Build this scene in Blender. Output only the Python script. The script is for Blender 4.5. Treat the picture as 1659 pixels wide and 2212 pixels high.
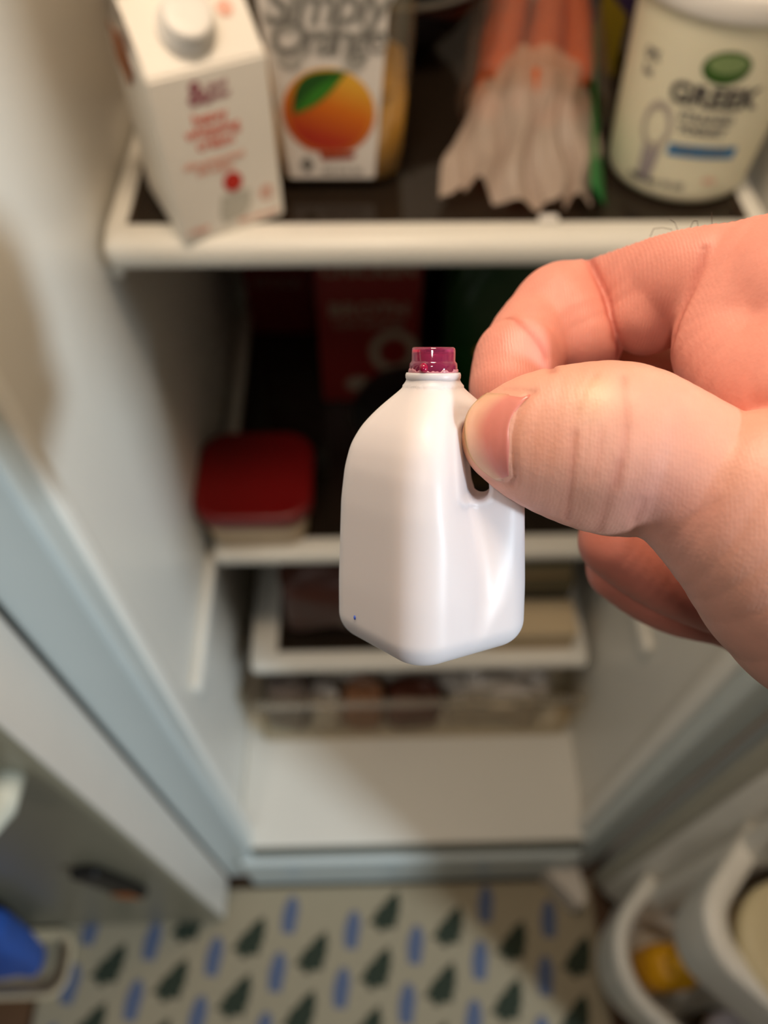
import bpy, bmesh, math, random
import numpy as np
from mathutils import Vector, Matrix
random.seed(7); rng = np.random.default_rng(7)
S = bpy.context.scene
for o in list(bpy.data.objects): bpy.data.objects.remove(o)
COL = S.collection
PI = math.pi

# ------------------------------------------------------------------ camera
R = np.array([[0.99965023, -0.01470033, 0.02198445],
              [-0.02463083, -0.8202077, 0.57153535],
              [0.00963005, -0.57187694, -0.8202829]])   # world <- (right, down, forward)
CAMP = np.array([0.0, 0.0, 1.17])
cd = bpy.data.cameras.new('camera'); cam = bpy.data.objects.new('camera', cd); COL.objects.link(cam)
cd.sensor_fit = 'VERTICAL'; cd.sensor_height = 36.0; cd.lens = 1661 / 2212 * 36.0
cd.clip_start = 0.005; cd.clip_end = 50
cd.dof.use_dof = True; cd.dof.focus_distance = 0.117
cd.dof.aperture_fstop = cd.lens / 2.5
cam.matrix_world = Matrix(((R[0, 0], -R[0, 1], -R[0, 2], CAMP[0]),
                           (R[1, 0], -R[1, 1], -R[1, 2], CAMP[1]),
                           (R[2, 0], -R[2, 1], -R[2, 2], CAMP[2]), (0, 0, 0, 1)))
S.camera = cam

# ------------------------------------------------------------------ world, lights, exposure
S.view_settings.view_transform = 'Standard'; S.view_settings.look = 'None'
S.view_settings.gamma = 1.0; S.view_settings.use_curve_mapping = False
S.view_settings.exposure = -0.1
S.cycles.use_denoising = True
W = bpy.data.worlds.new('world'); S.world = W; W.use_nodes = True
W.node_tree.nodes['Background'].inputs[0].default_value = (1.0, 0.96, 0.88, 1)
W.node_tree.nodes['Background'].inputs[1].default_value = 0.05

def area(name, loc, target, size, power, color, spread=180):
    l = bpy.data.lights.new(name, 'AREA'); l.shape = 'DISK'; l.size = size; l.energy = power; l.color = color
    l.spread = math.radians(spread)
    o = bpy.data.objects.new(name, l); COL.objects.link(o); o.location = loc
    o.rotation_euler = (Vector(target) - Vector(loc)).to_track_quat('-Z', 'Y').to_euler()
    return o
area('kitchen_ceiling_light', (2.04, -1.44, 2.12), (0.0, 0.25, 0.5), 0.22, 70, (0.76, 0.90, 1.0))
area('frontal_fill_light', (-0.30, -0.75, 2.40), (0.0, 0.3, 0.9), 0.25, 5.5, (1.0, 0.92, 0.82))  # added fill lamp, stands in for soft ambient light from behind the camera
area('refrigerator_lamp', (0.00, 0.25, 1.50), (0.02, 0.24, 0.9), 0.14, 2.4, (1.0, 0.77, 0.55))

# ------------------------------------------------------------------ helpers
def lin(c):
    return tuple(((v / 255.0) / 12.92 if v / 255.0 <= 0.04045 else ((v / 255.0 + 0.055) / 1.055) ** 2.4) for v in c)

def mat(name, c, rough=0.5, spec=0.5, var=0.06, scale=30, bump=0.0, bscale=200, sss=0.0, ssr=(1, .4, .25), sscale=0.004,
        metal=0.0, trans=0.0, coat=0.0, vcol=None):
    m = bpy.data.materials.new(name); m.use_nodes = True
    nt = m.node_tree; b = nt.nodes['Principled BSDF']
    b.inputs['Roughness'].default_value = rough
    b.inputs['Specular IOR Level'].default_value = spec
    b.inputs['Metallic'].default_value = metal
    b.inputs['Transmission Weight'].default_value = trans
    b.inputs['Coat Weight'].default_value = coat
    if sss:
        b.inputs['Subsurface Weight'].default_value = sss
        b.inputs['Subsurface Radius'].default_value = ssr
        b.inputs['Subsurface Scale'].default_value = sscale
    tc = nt.nodes.new('ShaderNodeTexCoord')
    n = nt.nodes.new('ShaderNodeTexNoise'); n.inputs['Scale'].default_value = scale; n.inputs['Detail'].default_value = 4
    nt.links.new(tc.outputs['Object'], n.inputs['Vector'])
    mx = nt.nodes.new('ShaderNodeMix'); mx.data_type = 'RGBA'; mx.blend_type = 'MULTIPLY'
    mx.inputs[0].default_value = 1.0
    rm = nt.nodes.new('ShaderNodeMapRange'); rm.inputs[3].default_value = 1 - var; rm.inputs[4].default_value = 1 + var
    nt.links.new(n.outputs['Fac'], rm.inputs[0])
    nt.links.new(rm.outputs[0], mx.inputs[7])
    if vcol:
        at = nt.nodes.new('ShaderNodeVertexColor'); at.layer_name = vcol
        nt.links.new(at.outputs[0], mx.inputs[6])
    else:
        mx.inputs[6].default_value = (*lin(c), 1)
    nt.links.new(mx.outputs[2], b.inputs['Base Color'])
    if bump:
        n2 = nt.nodes.new('ShaderNodeTexNoise'); n2.inputs['Scale'].default_value = bscale; n2.inputs['Detail'].default_value = 5
        nt.links.new(tc.outputs['Object'], n2.inputs['Vector'])
        bp = nt.nodes.new('ShaderNodeBump'); bp.inputs['Strength'].default_value = bump; bp.inputs['Distance'].default_value = 0.001
        nt.links.new(n2.outputs['Fac'], bp.inputs['Height']); nt.links.new(bp.outputs[0], b.inputs['Normal'])
    return m

def clear(name, c, opac, rough=0.1, glossy=0.12):
    """thin clear plastic or glass: mostly see-through, a little body colour, a little gloss"""
    m = bpy.data.materials.new(name); m.use_nodes = True; nt = m.node_tree
    for x in list(nt.nodes):
        if x.type != 'OUTPUT_MATERIAL': nt.nodes.remove(x)
    out = [x for x in nt.nodes if x.type == 'OUTPUT_MATERIAL'][0]
    t = nt.nodes.new('ShaderNodeBsdfTransparent'); t.inputs[0].default_value = (*[min(1, v) for v in lin(c)], 1)
    d = nt.nodes.new('ShaderNodeBsdfDiffuse'); d.inputs[0].default_value = (*lin(c), 1)
    g = nt.nodes.new('ShaderNodeBsdfGlossy'); g.inputs['Roughness'].default_value = rough; g.inputs[0].default_value = (1, 1, 1, 1)
    nz = nt.nodes.new('ShaderNodeTexNoise'); nz.inputs['Scale'].default_value = 60
    mr = nt.nodes.new('ShaderNodeMapRange'); mr.inputs[3].default_value = opac * .8; mr.inputs[4].default_value = opac * 1.2
    nt.links.new(nz.outputs['Fac'], mr.inputs[0])
    m1 = nt.nodes.new('ShaderNodeMixShader'); nt.links.new(mr.outputs[0], m1.inputs[0])
    nt.links.new(t.outputs[0], m1.inputs[1]); nt.links.new(d.outputs[0], m1.inputs[2])
    m2 = nt.nodes.new('ShaderNodeMixShader'); m2.inputs[0].default_value = glossy
    nt.links.new(m1.outputs[0], m2.inputs[1]); nt.links.new(g.outputs[0], m2.inputs[2])
    nt.links.new(m2.outputs[0], out.inputs[0])
    return m

def obj(name, me, m=None, parent=None, smooth=False):
    if isinstance(me, bmesh.types.BMesh):
        bm = me; me = bpy.data.meshes.new(name)
        bmesh.ops.recalc_face_normals(bm, faces=bm.faces); bm.to_mesh(me); bm.free()
    if smooth:
        for p in me.polygons: p.use_smooth = True
    if m: me.materials.append(m)
    o = bpy.data.objects.new(name, me); COL.objects.link(o)
    if parent: o.parent = parent
    return o

def tag(o, label=None, cat=None, group=None, kind=None):
    for k, v in (('label', label), ('category', cat), ('group', group), ('kind', kind)):
        if v: o[k] = v
    return o

def thing(name, label, cat, loc=(0, 0, 0), rz=0.0, group=None):
    o = bpy.data.objects.new(name, None); COL.objects.link(o); o.empty_display_size = 0.02
    o.location = loc; o.rotation_euler = (0, 0, rz)
    return tag(o, label, cat, group)

def add_box(bm, x0, x1, y0, y1, z0, z1, bev=0.0, seg=3):
    ret = bmesh.ops.create_cube(bm, size=1.0)
    vs = ret['verts']
    for v in vs:
        v.co = Vector(((x0 + x1) / 2 + v.co.x * (x1 - x0), (y0 + y1) / 2 + v.co.y * (y1 - y0), (z0 + z1) / 2 + v.co.z * (z1 - z0)))
    if bev:
        es = list({e for v in vs for e in v.link_edges})
        bmesh.ops.bevel(bm, geom=es, offset=bev, segments=seg, profile=0.5, affect='EDGES')
    return bm

def box(x0, x1, y0, y1, z0, z1, bev=0.0, seg=3):
    return add_box(bmesh.new(), x0, x1, y0, y1, z0, z1, bev, seg)

def rings_mesh(rings, cap0=True, cap1=True, closed=True):
    bm = bmesh.new(); vr = [[bm.verts.new(p) for p in r] for r in rings]
    n = len(rings[0])
    for a, b in zip(vr[:-1], vr[1:]):
        for i in range(n if closed else n - 1):
            j = (i + 1) % n
            bm.faces.new((a[i], a[j], b[j], b[i]))
    if cap0: bm.faces.new(vr[0][::-1])
    if cap1: bm.faces.new(vr[-1])
    return bm

def lathe(prof, n=48, cx=0, cy=0, cap0=True, cap1=True):
    return rings_mesh([[(cx + r * math.cos(2 * PI * k / n), cy + r * math.sin(2 * PI * k / n), z) for k in range(n)] for r, z in prof], cap0, cap1)

def rrect(hx, hy, r, n=6, cx=0.0, cy=0.0):
    r = min(r, hx * .999, hy * .999); pts = []
    for sx, sy, a0 in ((1, 1, 0), (-1, 1, PI / 2), (-1, -1, PI), (1, -1, 3 * PI / 2)):
        for k in range(n + 1):
            a = a0 + PI / 2 * k / n
            pts.append((cx + sx * (hx - r) + r * math.cos(a), cy + sy * (hy - r) + r * math.sin(a)))
    return pts

def loft(levels, n=6, cap0=True, cap1=True):
    """levels: (z, half x, half y, corner radius)"""
    return rings_mesh([[(x, y, z) for x, y in rrect(hx, hy, r, n)] for z, hx, hy, r in levels], cap0, cap1)

def tube(pts, r, n=8):
    P = [Vector(p) for p in pts]; rings = []
    for i, p in enumerate(P):
        t = (P[min(i + 1, len(P) - 1)] - P[max(i - 1, 0)]).normalized()
        a = t.orthogonal().normalized() if i == 0 else (a - t * a.dot(t)).normalized()
        b = t.cross(a); rr = r[i] if isinstance(r, (list, tuple)) else r
        rings.append([p + rr * (math.cos(2 * PI * k / n) * a + math.sin(2 * PI * k / n) * b) for k in range(n)])
    return rings_mesh(rings)

def grid_mesh(fn, nu, nv, thick=None):
    bm = bmesh.new(); V = [[bm.verts.new(fn(i / nu, j / nv)) for j in range(nv + 1)] for i in range(nu + 1)]
    for i in range(nu):
        for j in range(nv):
            bm.faces.new((V[i][j], V[i + 1][j], V[i + 1][j + 1], V[i][j + 1]))
    if thick:
        bmesh.ops.recalc_face_normals(bm, faces=bm.faces)
        bmesh.ops.solidify(bm, geom=list(bm.faces), thickness=thick)
    return bm

def plate(o, u, v, pts, t=0.0003):
    """flat printed or pressed shape: outline pts in (u, v) axes from o, with thickness t along u x v"""
    o, u, v = Vector(o), Vector(u), Vector(v); n = u.cross(v).normalized(); bm = bmesh.new()
    a = [bm.verts.new(o + u * x + v * y) for x, y in pts]; b = [bm.verts.new(o + u * x + v * y + n * t) for x, y in pts]
    k = len(pts)
    bm.faces.new(b); bm.faces.new(a[::-1])
    for i in range(k): bm.faces.new((a[i], a[(i + 1) % k], b[(i + 1) % k], b[i]))
    return bm

def disc(rx, ry, cx=0, cy=0, n=40, rot=0.0):
    c, s = math.cos(rot), math.sin(rot)
    return [(cx + c * rx * math.cos(2 * PI * k / n) - s * ry * math.sin(2 * PI * k / n),
             cy + s * rx * math.cos(2 * PI * k / n) + c * ry * math.sin(2 * PI * k / n)) for k in range(n)]

def text(name, body, size, m, parent, fn, bold=0.0, shear=0.0, spacing=1.0, sub=0):
    """lettering as flat mesh; fn maps a text point (x, y) to a point of the printed surface"""
    cu = bpy.data.curves.new(name, 'FONT'); cu.body = body; cu.size = size; cu.align_x = 'CENTER'; cu.align_y = 'CENTER'
    cu.offset = bold; cu.shear = shear; cu.space_character = spacing; cu.resolution_u = 4
    t = bpy.data.objects.new(name, cu); COL.objects.link(t)
    bpy.context.view_layer.update()
    me = bpy.data.meshes.new_from_object(t.evaluated_get(bpy.context.evaluated_depsgraph_get()))
    bpy.data.objects.remove(t)
    for v in me.vertices: v.co = fn(v.co.x, v.co.y)
    me.update(); me.name = name
    return obj(name, me, m, parent)

def planar(o, u, v, lift=0.0004):
    o, u, v = Vector(o), Vector(u), Vector(v); n = u.cross(v).normalized()
    return lambda x, y: o + u * x + v * y + n * lift

# ------------------------------------------------------------------ materials
M = {}
M['liner'] = mat('white_liner_plastic', (226, 222, 212), .38, var=.03, scale=8)
M['trimw'] = mat('white_shelf_plastic', (236, 233, 224), .35, var=.02)
M['band'] = mat('pale_steel_strip', (196, 204, 202), .32, var=.04, scale=12)
M['gasket'] = mat('grey_rubber_gasket', (98, 98, 86), .6); M['gasketlt'] = mat('pale_rubber_gasket', (170, 166, 150), .6)
M['doorside'] = mat('door_edge_paint', (214, 204, 192), .4, var=.03)
M['doorfront'] = mat('shaded_freezer_door_paint', (124, 117, 98), .35, var=.05, scale=10)  # even grey stands in for the shadow of a person before the door
M['handle'] = mat('cream_handle_plastic', (226, 224, 206), .35)
M['black'] = mat('black_plastic', (16, 14, 13), .4)
M['glass'] = clear('shade_tinted_glass', (118, 100, 84), .10, .05, .05)  # brown tint put in to darken the shelves below
M['clearp'] = clear('clear_drawer_plastic', (246, 242, 234), .02, .2, .02)
M['film'] = clear('clear_bag_film', (240, 226, 214), .05, .25, .05)
M['film2'] = clear('crumpled_bag_film', (226, 204, 188), .50, .3, .06)
M['foil'] = clear('shiny_wrap_film', (222, 214, 206), .62, .3, .18)
M['paper'] = mat('white_coated_card', (240, 234, 224), .42, var=.015)
M['capw'] = mat('white_cap_plastic', (236, 232, 226), .35, var=.01)
M['plum'] = mat('plum_ink', (160, 96, 106), .6)
M['redink'] = mat('coral_red_ink', (224, 112, 90), .6)
M['pinkink'] = mat('pale_pink_ink', (232, 178, 160), .6)
M['berry'] = mat('red_berry_ink', (196, 42, 28), .5)
M['greyink'] = mat('grey_ink', (128, 124, 118), .6)
M['slate'] = mat('dark_grey_ink', (70, 66, 66), .6)
M['blueink'] = mat('blue_banner_ink', (30, 118, 176), .5)
M['greenink'] = mat('green_oval_ink', (54, 92, 28), .5)
M['greenlt'] = mat('pale_green_ink', (128, 150, 98), .5)
M['leaf'] = mat('leaf_ink', (54, 128, 30), .5)
M['leafd'] = mat('dark_leaf_ink', (30, 84, 20), .5)
M['white'] = mat('white_ink', (240, 238, 232), .5)
M['juice'] = mat('orange_juice', (196, 146, 14), .4, var=.03)
M['bottle'] = clear('clear_bottle_plastic', (232, 226, 210), .06, .08, .08)
M['orangepr'] = mat('orange_print', (0, 0, 0), .5, var=.0, vcol='Col')
M['brown'] = mat('brown_print', (150, 82, 26), .6)
M['tan'] = mat('tan_card', (176, 140, 92), .7)
M['tub'] = mat('cream_tub_plastic', (232, 226, 200), .38, var=.015, sss=.1, sscale=.002)
M['carrot'] = mat('carrot_skin', (196, 94, 34), .5, var=.12, scale=60)
M['greenfilm'] = mat('green_printed_film', (32, 120, 54), .4)
M['purple'] = mat('dark_purple_bag', (44, 30, 58), .35, var=.3, scale=50)
M['yellow'] = mat('yellow_plastic', (226, 166, 10), .4)
M['darkglass'] = mat('dark_glass', (26, 26, 28), .15)
M['redlid'] = mat('red_lid_plastic', (112, 8, 9), .35, var=.03)
M['base'] = mat('beige_tub_plastic', (214, 186, 150), .4)
M['redcard'] = mat('red_carton_card', (122, 24, 16), .5)
M['creamink'] = mat('cream_ink', (150, 128, 108), .6)
M['greenbag'] = mat('dark_green_bag', (18, 56, 14), .4, var=.2)
M['brownmeat'] = mat('dark_brown_pack', (70, 34, 22), .5, var=.3, scale=40)
M['beigebox'] = mat('beige_box_card', (208, 186, 150), .6)
M['rug'] = mat('rug_weave', (160, 147, 122), .95, var=.10, scale=300, bump=.5, bscale=900)
M['rugtree'] = mat('rug_dark_green_print', (44, 52, 38), .95, var=.2, scale=200)
M['rugblue'] = mat('rug_blue_print', (88, 98, 124), .95, var=.15, scale=200)
M['plank'] = mat('brown_plank', (96, 66, 40), .5, var=.25, scale=14)
M['bluecloth'] = mat('blue_packet', (40, 86, 170), .5, var=.2, scale=40)
M['wall'] = mat('kitchen_wall_paint', (196, 190, 178), .8)
M['fridgeout'] = mat('fridge_outer_paint', (206, 204, 196), .4)
M['jug'] = mat('milky_jug_plastic', (226, 217, 217), .40, spec=.38, var=.01, sss=.6, ssr=(1, .9, .82), sscale=.006)
M['speck'] = mat('blue_speck', (40, 80, 190), .4)
M['creamlid'] = mat('cream_lid_plastic', (214, 200, 160), .45)

# ------------------------------------------------------------------ kitchen shell
FL = tag(obj('floor', box(-2.0, 2.0, -1.8, 1.2, -.05, -.012), M['plank']), 'kitchen floor of brown boards', kind='structure')
for i in range(-4, 9):
    y0 = -.9 + i * .115
    obj('plank', box(-1.6, 1.6, y0 + .001, y0 + .113, -.012, 0, .0015, 1), M['plank'], FL)
tag(obj('wall_back', box(-2.0, 2.0, 1.0, 1.08, -.05, 2.6), M['wall']), 'plain kitchen wall behind the refrigerator', kind='structure')

# ------------------------------------------------------------------ refrigerator
XL, XR, YB, YF, ZB, ZT = -.163, .268, .82, .20, .165, 1.70
FR = thing('refrigerator', 'white side by side refrigerator standing open with its lit interior', 'refrigerator', (0.05, .5, 0))
def fpart(name, bm, m, parent=None):
    if isinstance(bm, bmesh.types.BMesh):
        off = Vector((0.05, .5, 0))
        for v in bm.verts: v.co -= off
    return obj(name, bm, m, parent or FR)
fpart('side_wall', box(XL - .030, XL, YF + .002, YB, ZB - .1, ZT, .002, 1), M['liner'])
fpart('side_wall', box(XR, XR + .030, YF + .002, YB, ZB - .1, ZT, .002, 1), M['liner'])
fpart('back_wall', box(XL, XR, YB, YB + .03, ZB - .1, ZT, .0, 1), M['liner'])
fpart('floor_pan', box(XL, XR, YF + .004, YB, ZB - .02, ZB, .004, 2), M['liner'])
fpart('ceiling_pan', box(XL, XR, YF + .002, YB, ZT, ZT + .03), M['liner'])
fpart('outer_cabinet', add_box(add_box(add_box(box(-.66, XL - .031, YF + .02, YB + .03, .02, 1.78), XR + .028, XR + .034, YF + .004, YB + .03, .02, 1.78), XL - .03, XR + .03, YB + .031, YB + .04, .02, 1.78), XL - .03, XR + .03, YF + .01, YB + .03, ZT + .031, 1.78), M['fridgeout'])
# molded shelf ledges on the side walls
for zl, y0 in ((.862, .41), (.508, .27)):
    fpart('shelf_ledge', box(XL - .001, XL + .010, y0, .78, zl - .016, zl, .005, 2), M['liner'])
    fpart('shelf_ledge', box(XR - .010, XR + .001, y0 + .03, .78, zl - .016, zl, .005, 2), M['liner'])
# front frame: beads inside the opening, steel strip facing the kitchen
fpart('mullion_trim', box(-.196, -.148, YF - .004, YF + .02, .03, ZT + .05, .004, 2), M['band'])
fpart('mullion_bead', box(-.166, -.146, YF + .012, YF + .03, ZB, ZT, .006, 3), M['trimw'])
fpart('side_trim', box(.262, .296, YF - .004, YF + .02, .03, ZT + .05, .004, 2), M['band'])
fpart('side_bead', box(.255, .270, YF + .012, YF + .03, ZB, ZT, .005, 3), M['trimw'])
fpart('sill_trim', box(-.148, .262, YF - .003, YF + .02, .145, .163, .004, 2), M['gasket'])
fpart('kick_panel', box(-.165, .262, YF - .012, YF + .01, .004, .142, .006, 3), M['band'])
hb = bmesh.new()
pts = [(.222, .196), (.272, .196), (.278, .150), (.268, .140)]
for_v0 = [hb.verts.new((x, y, .012)) for x, y in pts]; for_v1 = [hb.verts.new((x, y, .075)) for x, y in pts]
hb.faces.new(for_v0[::-1]); hb.faces.new(for_v1)
for i in range(4): hb.faces.new((for_v0[i], for_v0[(i + 1) % 4], for_v1[(i + 1) % 4], for_v1[i]))
bmesh.ops.bevel(hb, geom=list(hb.edges), offset=.004, segments=2, affect='EDGES')
fpart('hinge_cover', hb, M['doorside'])
# freezer door, closed, left of the opening
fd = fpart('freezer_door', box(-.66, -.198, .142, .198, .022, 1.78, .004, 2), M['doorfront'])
tag(fd, 'closed freezer door, greyed to stand in for shade')
fpart('door_edge', box(-.199, -.1955, .146, .194, .03, 1.77, .001, 1), M['doorside'], fd)
def shift(bm):
    for v in bm.verts: v.co -= Vector((0.05, .5, 0))
    return bm
hp = [(-.224, .142, .690), (-.224, .124, .692), (-.224, .106, .712), (-.224, .100, .76), (-.224, .100, 1.0), (-.224, .100, 1.30), (-.224, .104, 1.38), (-.224, .124, 1.41), (-.224, .142, 1.412)]
tag(obj('door_handle', shift(tube(hp, .0125, 14)), M['handle'], fd, True), 'cream bar handle')
# fresh food door, swung open about 135 degrees on the right
U = Vector((.72, -.694, 0)).normalized(); N = Vector((-U.y * -1, -U.x, 0)); N = Vector((U.y, -U.x, 0)).normalized()
if N.x > 0: N = -N
H = Vector((.288, .188, 0))
def dp(u, n, z): return H + U * u + N * n + Vector((0, 0, z))
def dbox(u0, u1, n0, n1, z0, z1, bev=.003, seg=2):
    bm = box(u0, u1, n0, n1, z0, z1, bev, seg)
    for v in bm.verts: v.co = dp(v.co.x, v.co.y, v.co.z)
    return shift(bm)
od = obj('fridge_door', dbox(.012, .50, -.062, -.006, .03, 1.76, .006, 2), M['fridgeout'], FR)
tag(od, 'open door seen from its white inner side')
obj('door_gasket', dbox(.010, .026, -.006, .005, .05, 1.74), M['gasketlt'], od)
obj('door_gasket', dbox(.478, .494, -.006, .005, .05, 1.74), M['gasketlt'], od)
obj('inner_panel', dbox(.026, .478, -.006, .008, .05, 1.74, .004, 2), M['liner'], od)
obj('dike_rail', dbox(.050, .078, .010, .034, .06, 1.72, .009, 3), M['liner'], od)
obj('dike_rail', dbox(.432, .460, .010, .034, .06, 1.72, .009, 3), M['liner'], od)

# bins on the door
def door_bin(label, u0, u1, depth, z0, z1, rc, lip=.014):
    t = thing('door_bin', label, 'door bin', dp((u0 + u1) / 2, depth / 2 + .01, z0), 0, 'white bins on the open door')
    loc = Vector(t.location)
    def outline(off, k=10):
        a, b, n1 = u0 + off, u1 - off, depth - off; r = max(rc - off, .004); P = [(a, .011 + off)]
        for i in range(k + 1):
            an = PI + -PI / 2 * i / k
            P.append((a + r + r * math.cos(an), n1 - r + r * math.sin(an)))
        for i in range(k + 1):
            an = PI / 2 - PI / 2 * i / k
            P.append((b - r + r * math.cos(an), n1 - r + r * math.sin(an)))
        P.append((b, .011 + off)); return P
    def ring(off, z): return [dp(u, n, z) - loc for u, n in outline(off)]
    h = z1 - z0
    body = rings_mesh([ring(.012, z0), ring(.006, z0 + .012), ring(.003, z1 - .012), ring(.003, z1 - .006), ring(.009, z1 - .006), ring(.009, z0 + .014), ring(.016, z0 + .008)], True, True)
    obj('bin_body', body, M['trimw'], t, True)
    prof = [(0, -.013), (-.003, -.006), (0, -.001), (.006, .001), (lip - .003, -.001), (lip, -.005), (lip - .002, -.012)]
    obj('bin_rim', rings_mesh([ring(o_, z1 + z_) for o_, z_ in prof + prof[:1]], False, False), M['trimw'], t, True)
    return t
door_bin('upper white bin on the open door, holding the jar with the broad cream lid', .050, .44, .118, .385, .500, .045, .017)
door_bin('lower white bin on the open door, holding the yellow bottle', .040, .44, .125, .105, .235, .070, .014)

for z0, z1, lab_, blab in ((.62, .75, 'added third white bin from the floor on the open door', 'added dark sauce bottle in the third door bin'), (.90, 1.03, 'added fourth white bin from the floor on the open door', 'added dark sauce bottle in the fourth door bin'), (1.20, 1.32, 'added topmost white bin on the open door', 'added dark sauce bottle in the topmost door bin')):  # unseen upper bins and bottles, added to cast shade on floor and rug
    door_bin(lab_, .050, .44, .112, z0, z1, .045, .015)
    for u_ in (.26,):
        bt_ = thing('filler_bottle', blab + ', nearer the hinge', 'bottle', dp(u_, .062, z0 + .013))
        obj('bottle_body', lathe([(.024, 0), (.028, .004), (.029, .10), (.024, .14), (.013, .17), (.012, .19)], 32), M['darkglass'], bt_, True)
        obj('bottle_cap', lathe([(.0135, .185), (.014, .188), (.014, .206), (.012, .208)], 24), M['black'], bt_, True)
# jar in the upper bin
jp = dp(.122, .067, .398)
j = thing('jar', 'wide jar with a broad cream lid in the upper door bin', 'jar', jp)
obj('jar_body', lathe([(.040, 0), (.044, .004), (.045, .07), (.042, .082), (.042, .088)]), M['tan'], j, True)
obj('jar_lid', lathe([(.046, .080), (.048, .084), (.0485, .100), (.0465, .106), (.040, .108), (.012, .1075), (.001, .1074)]), M['creamlid'], j, True)
for z0, lab_, hh in ((.119, 'added wide brown carton at the far end of the lower door bin', .25), (.399, 'added wide brown carton beyond the jar in the upper door bin', .21), (.634, 'added wide brown carton in the third door bin from the floor', .25), (.914, 'added wide brown carton in the fourth door bin from the floor', .27), (1.214, 'added wide brown carton in the topmost door bin', .24)):  # unseen cartons added to block the kitchen light and shape its patch
    bt_ = thing('shade_carton', lab_, 'carton', dp(.370, .067, z0), math.atan2(U.y, U.x))
    cb_ = box(-.056, .056, -.044, .044, 0, hh, .004, 2)
    for v in cb_.verts:
        if v.co.z > hh * .9: v.co.y *= .75
    obj('carton_body', cb_, M['brownmeat'], bt_)
    obj('carton_cap', lathe([(.014, hh - .001), (.014, hh + .010), (.012, hh + .012)], 24), M['capw'], bt_, True)
yp = dp(.112, .062, .116)
j = thing('bottle', 'yellow squeeze bottle standing in the lower door bin', 'bottle', yp)
obj('bottle_body', loft([(0, .026, .020, .016), (.004, .029, .023, .018), (.085, .029, .023, .018), (.098, .022, .018, .016), (.102, .012, .012, .011)]), M['yellow'], j, True)
obj('bottle_cap', lathe([(.013, .100), (.0135, .104), (.011, .122), (.006, .124)], 24), M['yellow'], j, True)
wp = dp(.186, .082, .116)
j = thing('bottle', 'bottle with a pale lilac cap beside the yellow bottle in the lower door bin', 'bottle', wp)
obj('bottle_body', lathe([(.024, 0), (.027, .004), (.027, .075), (.018, .085)], 32), M['darkglass'], j, True)
obj('bottle_cap', lathe([(.022, .083), (.023, .086), (.023, .106), (.020, .110), (.001, .1105)], 32), mat('lilac_cap_plastic', (196, 188, 196), .4), j, True)

# ------------------------------------------------------------------ rug
rug = thing('rug', 'pale rug printed with dark green trees and blue marks before the refrigerator', 'rug', (-.07, -.15, 0))
def rl(x, y, z): return (x + .07, y + .15, z)
rb = bmesh.new(); add_box(rb, -.36, .37, -.41, .335, .0005, .008, .003, 2)
obj('rug_base', rb, M['rug'], rug)
tree = [(-.52, -.42), (-.16, -.44), (-.12, -.55), (.12, -.55), (.14, -.44), (.50, -.38), (.38, -.14), (.46, -.10), (.32, .16), (.36, .20), (.06, .55), (-.26, .20), (-.20, .16), (-.44, -.10), (-.36, -.14)]
blue = [(-.30, -.50), (.30, -.50), (.36, -.1), (.40, .2), (.26, .50), (.05, .60), (-.18, .52), (-.36, .2), (-.40, -.1)]
A_, B_ = np.array([.0835, -.0196]), np.array([-.0140, -.0658])
def print_mesh(nm, pts, lx, ly, ax, ay):
    me = bpy.data.meshes.new(nm)
    P = [(x * lx * ax[0] + y * ly * ay[0], x * lx * ax[1] + y * ly * ay[1]) for x, y in pts]; n_ = len(P)
    me.from_pydata([(x, y, .0002) for x, y in P] + [(x, y, -.0003) for x, y in P], [], [tuple(range(n_)), tuple(range(2 * n_ - 1, n_ - 1, -1))] + [(i, n_ + i, n_ + (i + 1) % n_, (i + 1) % n_) for i in range(n_)])
    return me
mt_ = print_mesh('tree_print', tree, .037, .050, (.97, -.24), (.42, .90)); mt_.materials.append(M['rugtree'])
mb_ = print_mesh('blue_print', blue, .027, .042, (.99, -.10), (.10, .99)); mb_.materials.append(M['rugblue'])
for i in range(-9, 10):
    for k in range(-3, 12):
        for nm, sh, me_ in (('tree_print', 0, mt_), ('blue_print', .5, mb_)):
            c = np.array([-.0627, .1717]) + A_ * (i + sh) + B_ * (k + sh)
            if -.405 < c[0] < .275 and -.40 < c[1] < .160:
                o_ = bpy.data.objects.new(nm, me_); COL.objects.link(o_); o_.parent = rug; o_.location = rl(c[0], c[1], .0083)

# blue bag leaning on the freezer door, in a pale tray
t = thing('tray', 'pale shallow tray on the floor at the far left, under the blue bag', 'tray', (-.488, .100, 0))
obj('tray_body', loft([(0, .085, .028, .02), (.003, .09, .032, .022), (.020, .096, .036, .024), (.026, .101, .039, .026), (.028, .100, .038, .025), (.024, .092, .032, .022), (.006, .085, .028, .02)]), M['beigebox'], t, True)
pk = bmesh.new(); bmesh.ops.create_uvsphere(pk, u_segments=36, v_segments=24, radius=1)
for v in pk.verts:
    c = v.co; n_ = .10 * math.sin(9 * c.x + 2) * math.sin(7 * c.z) + .07 * math.sin(17 * c.x * c.z + 1)
    x, y, z = (math.copysign(abs(q) ** .5, q) for q in c)
    v.co = Vector((x * .076 * (1 + .2 * n_) + .03 * z, y * .020 * (1 + n_) + .008 * z, (z + 1) * .170))
tag(obj('bag', pk, M['bluecloth'], None, True), 'crinkled blue bag leaning on the freezer door in the pale tray', 'bag').location = (-.462, .106, 0.0075)

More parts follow.
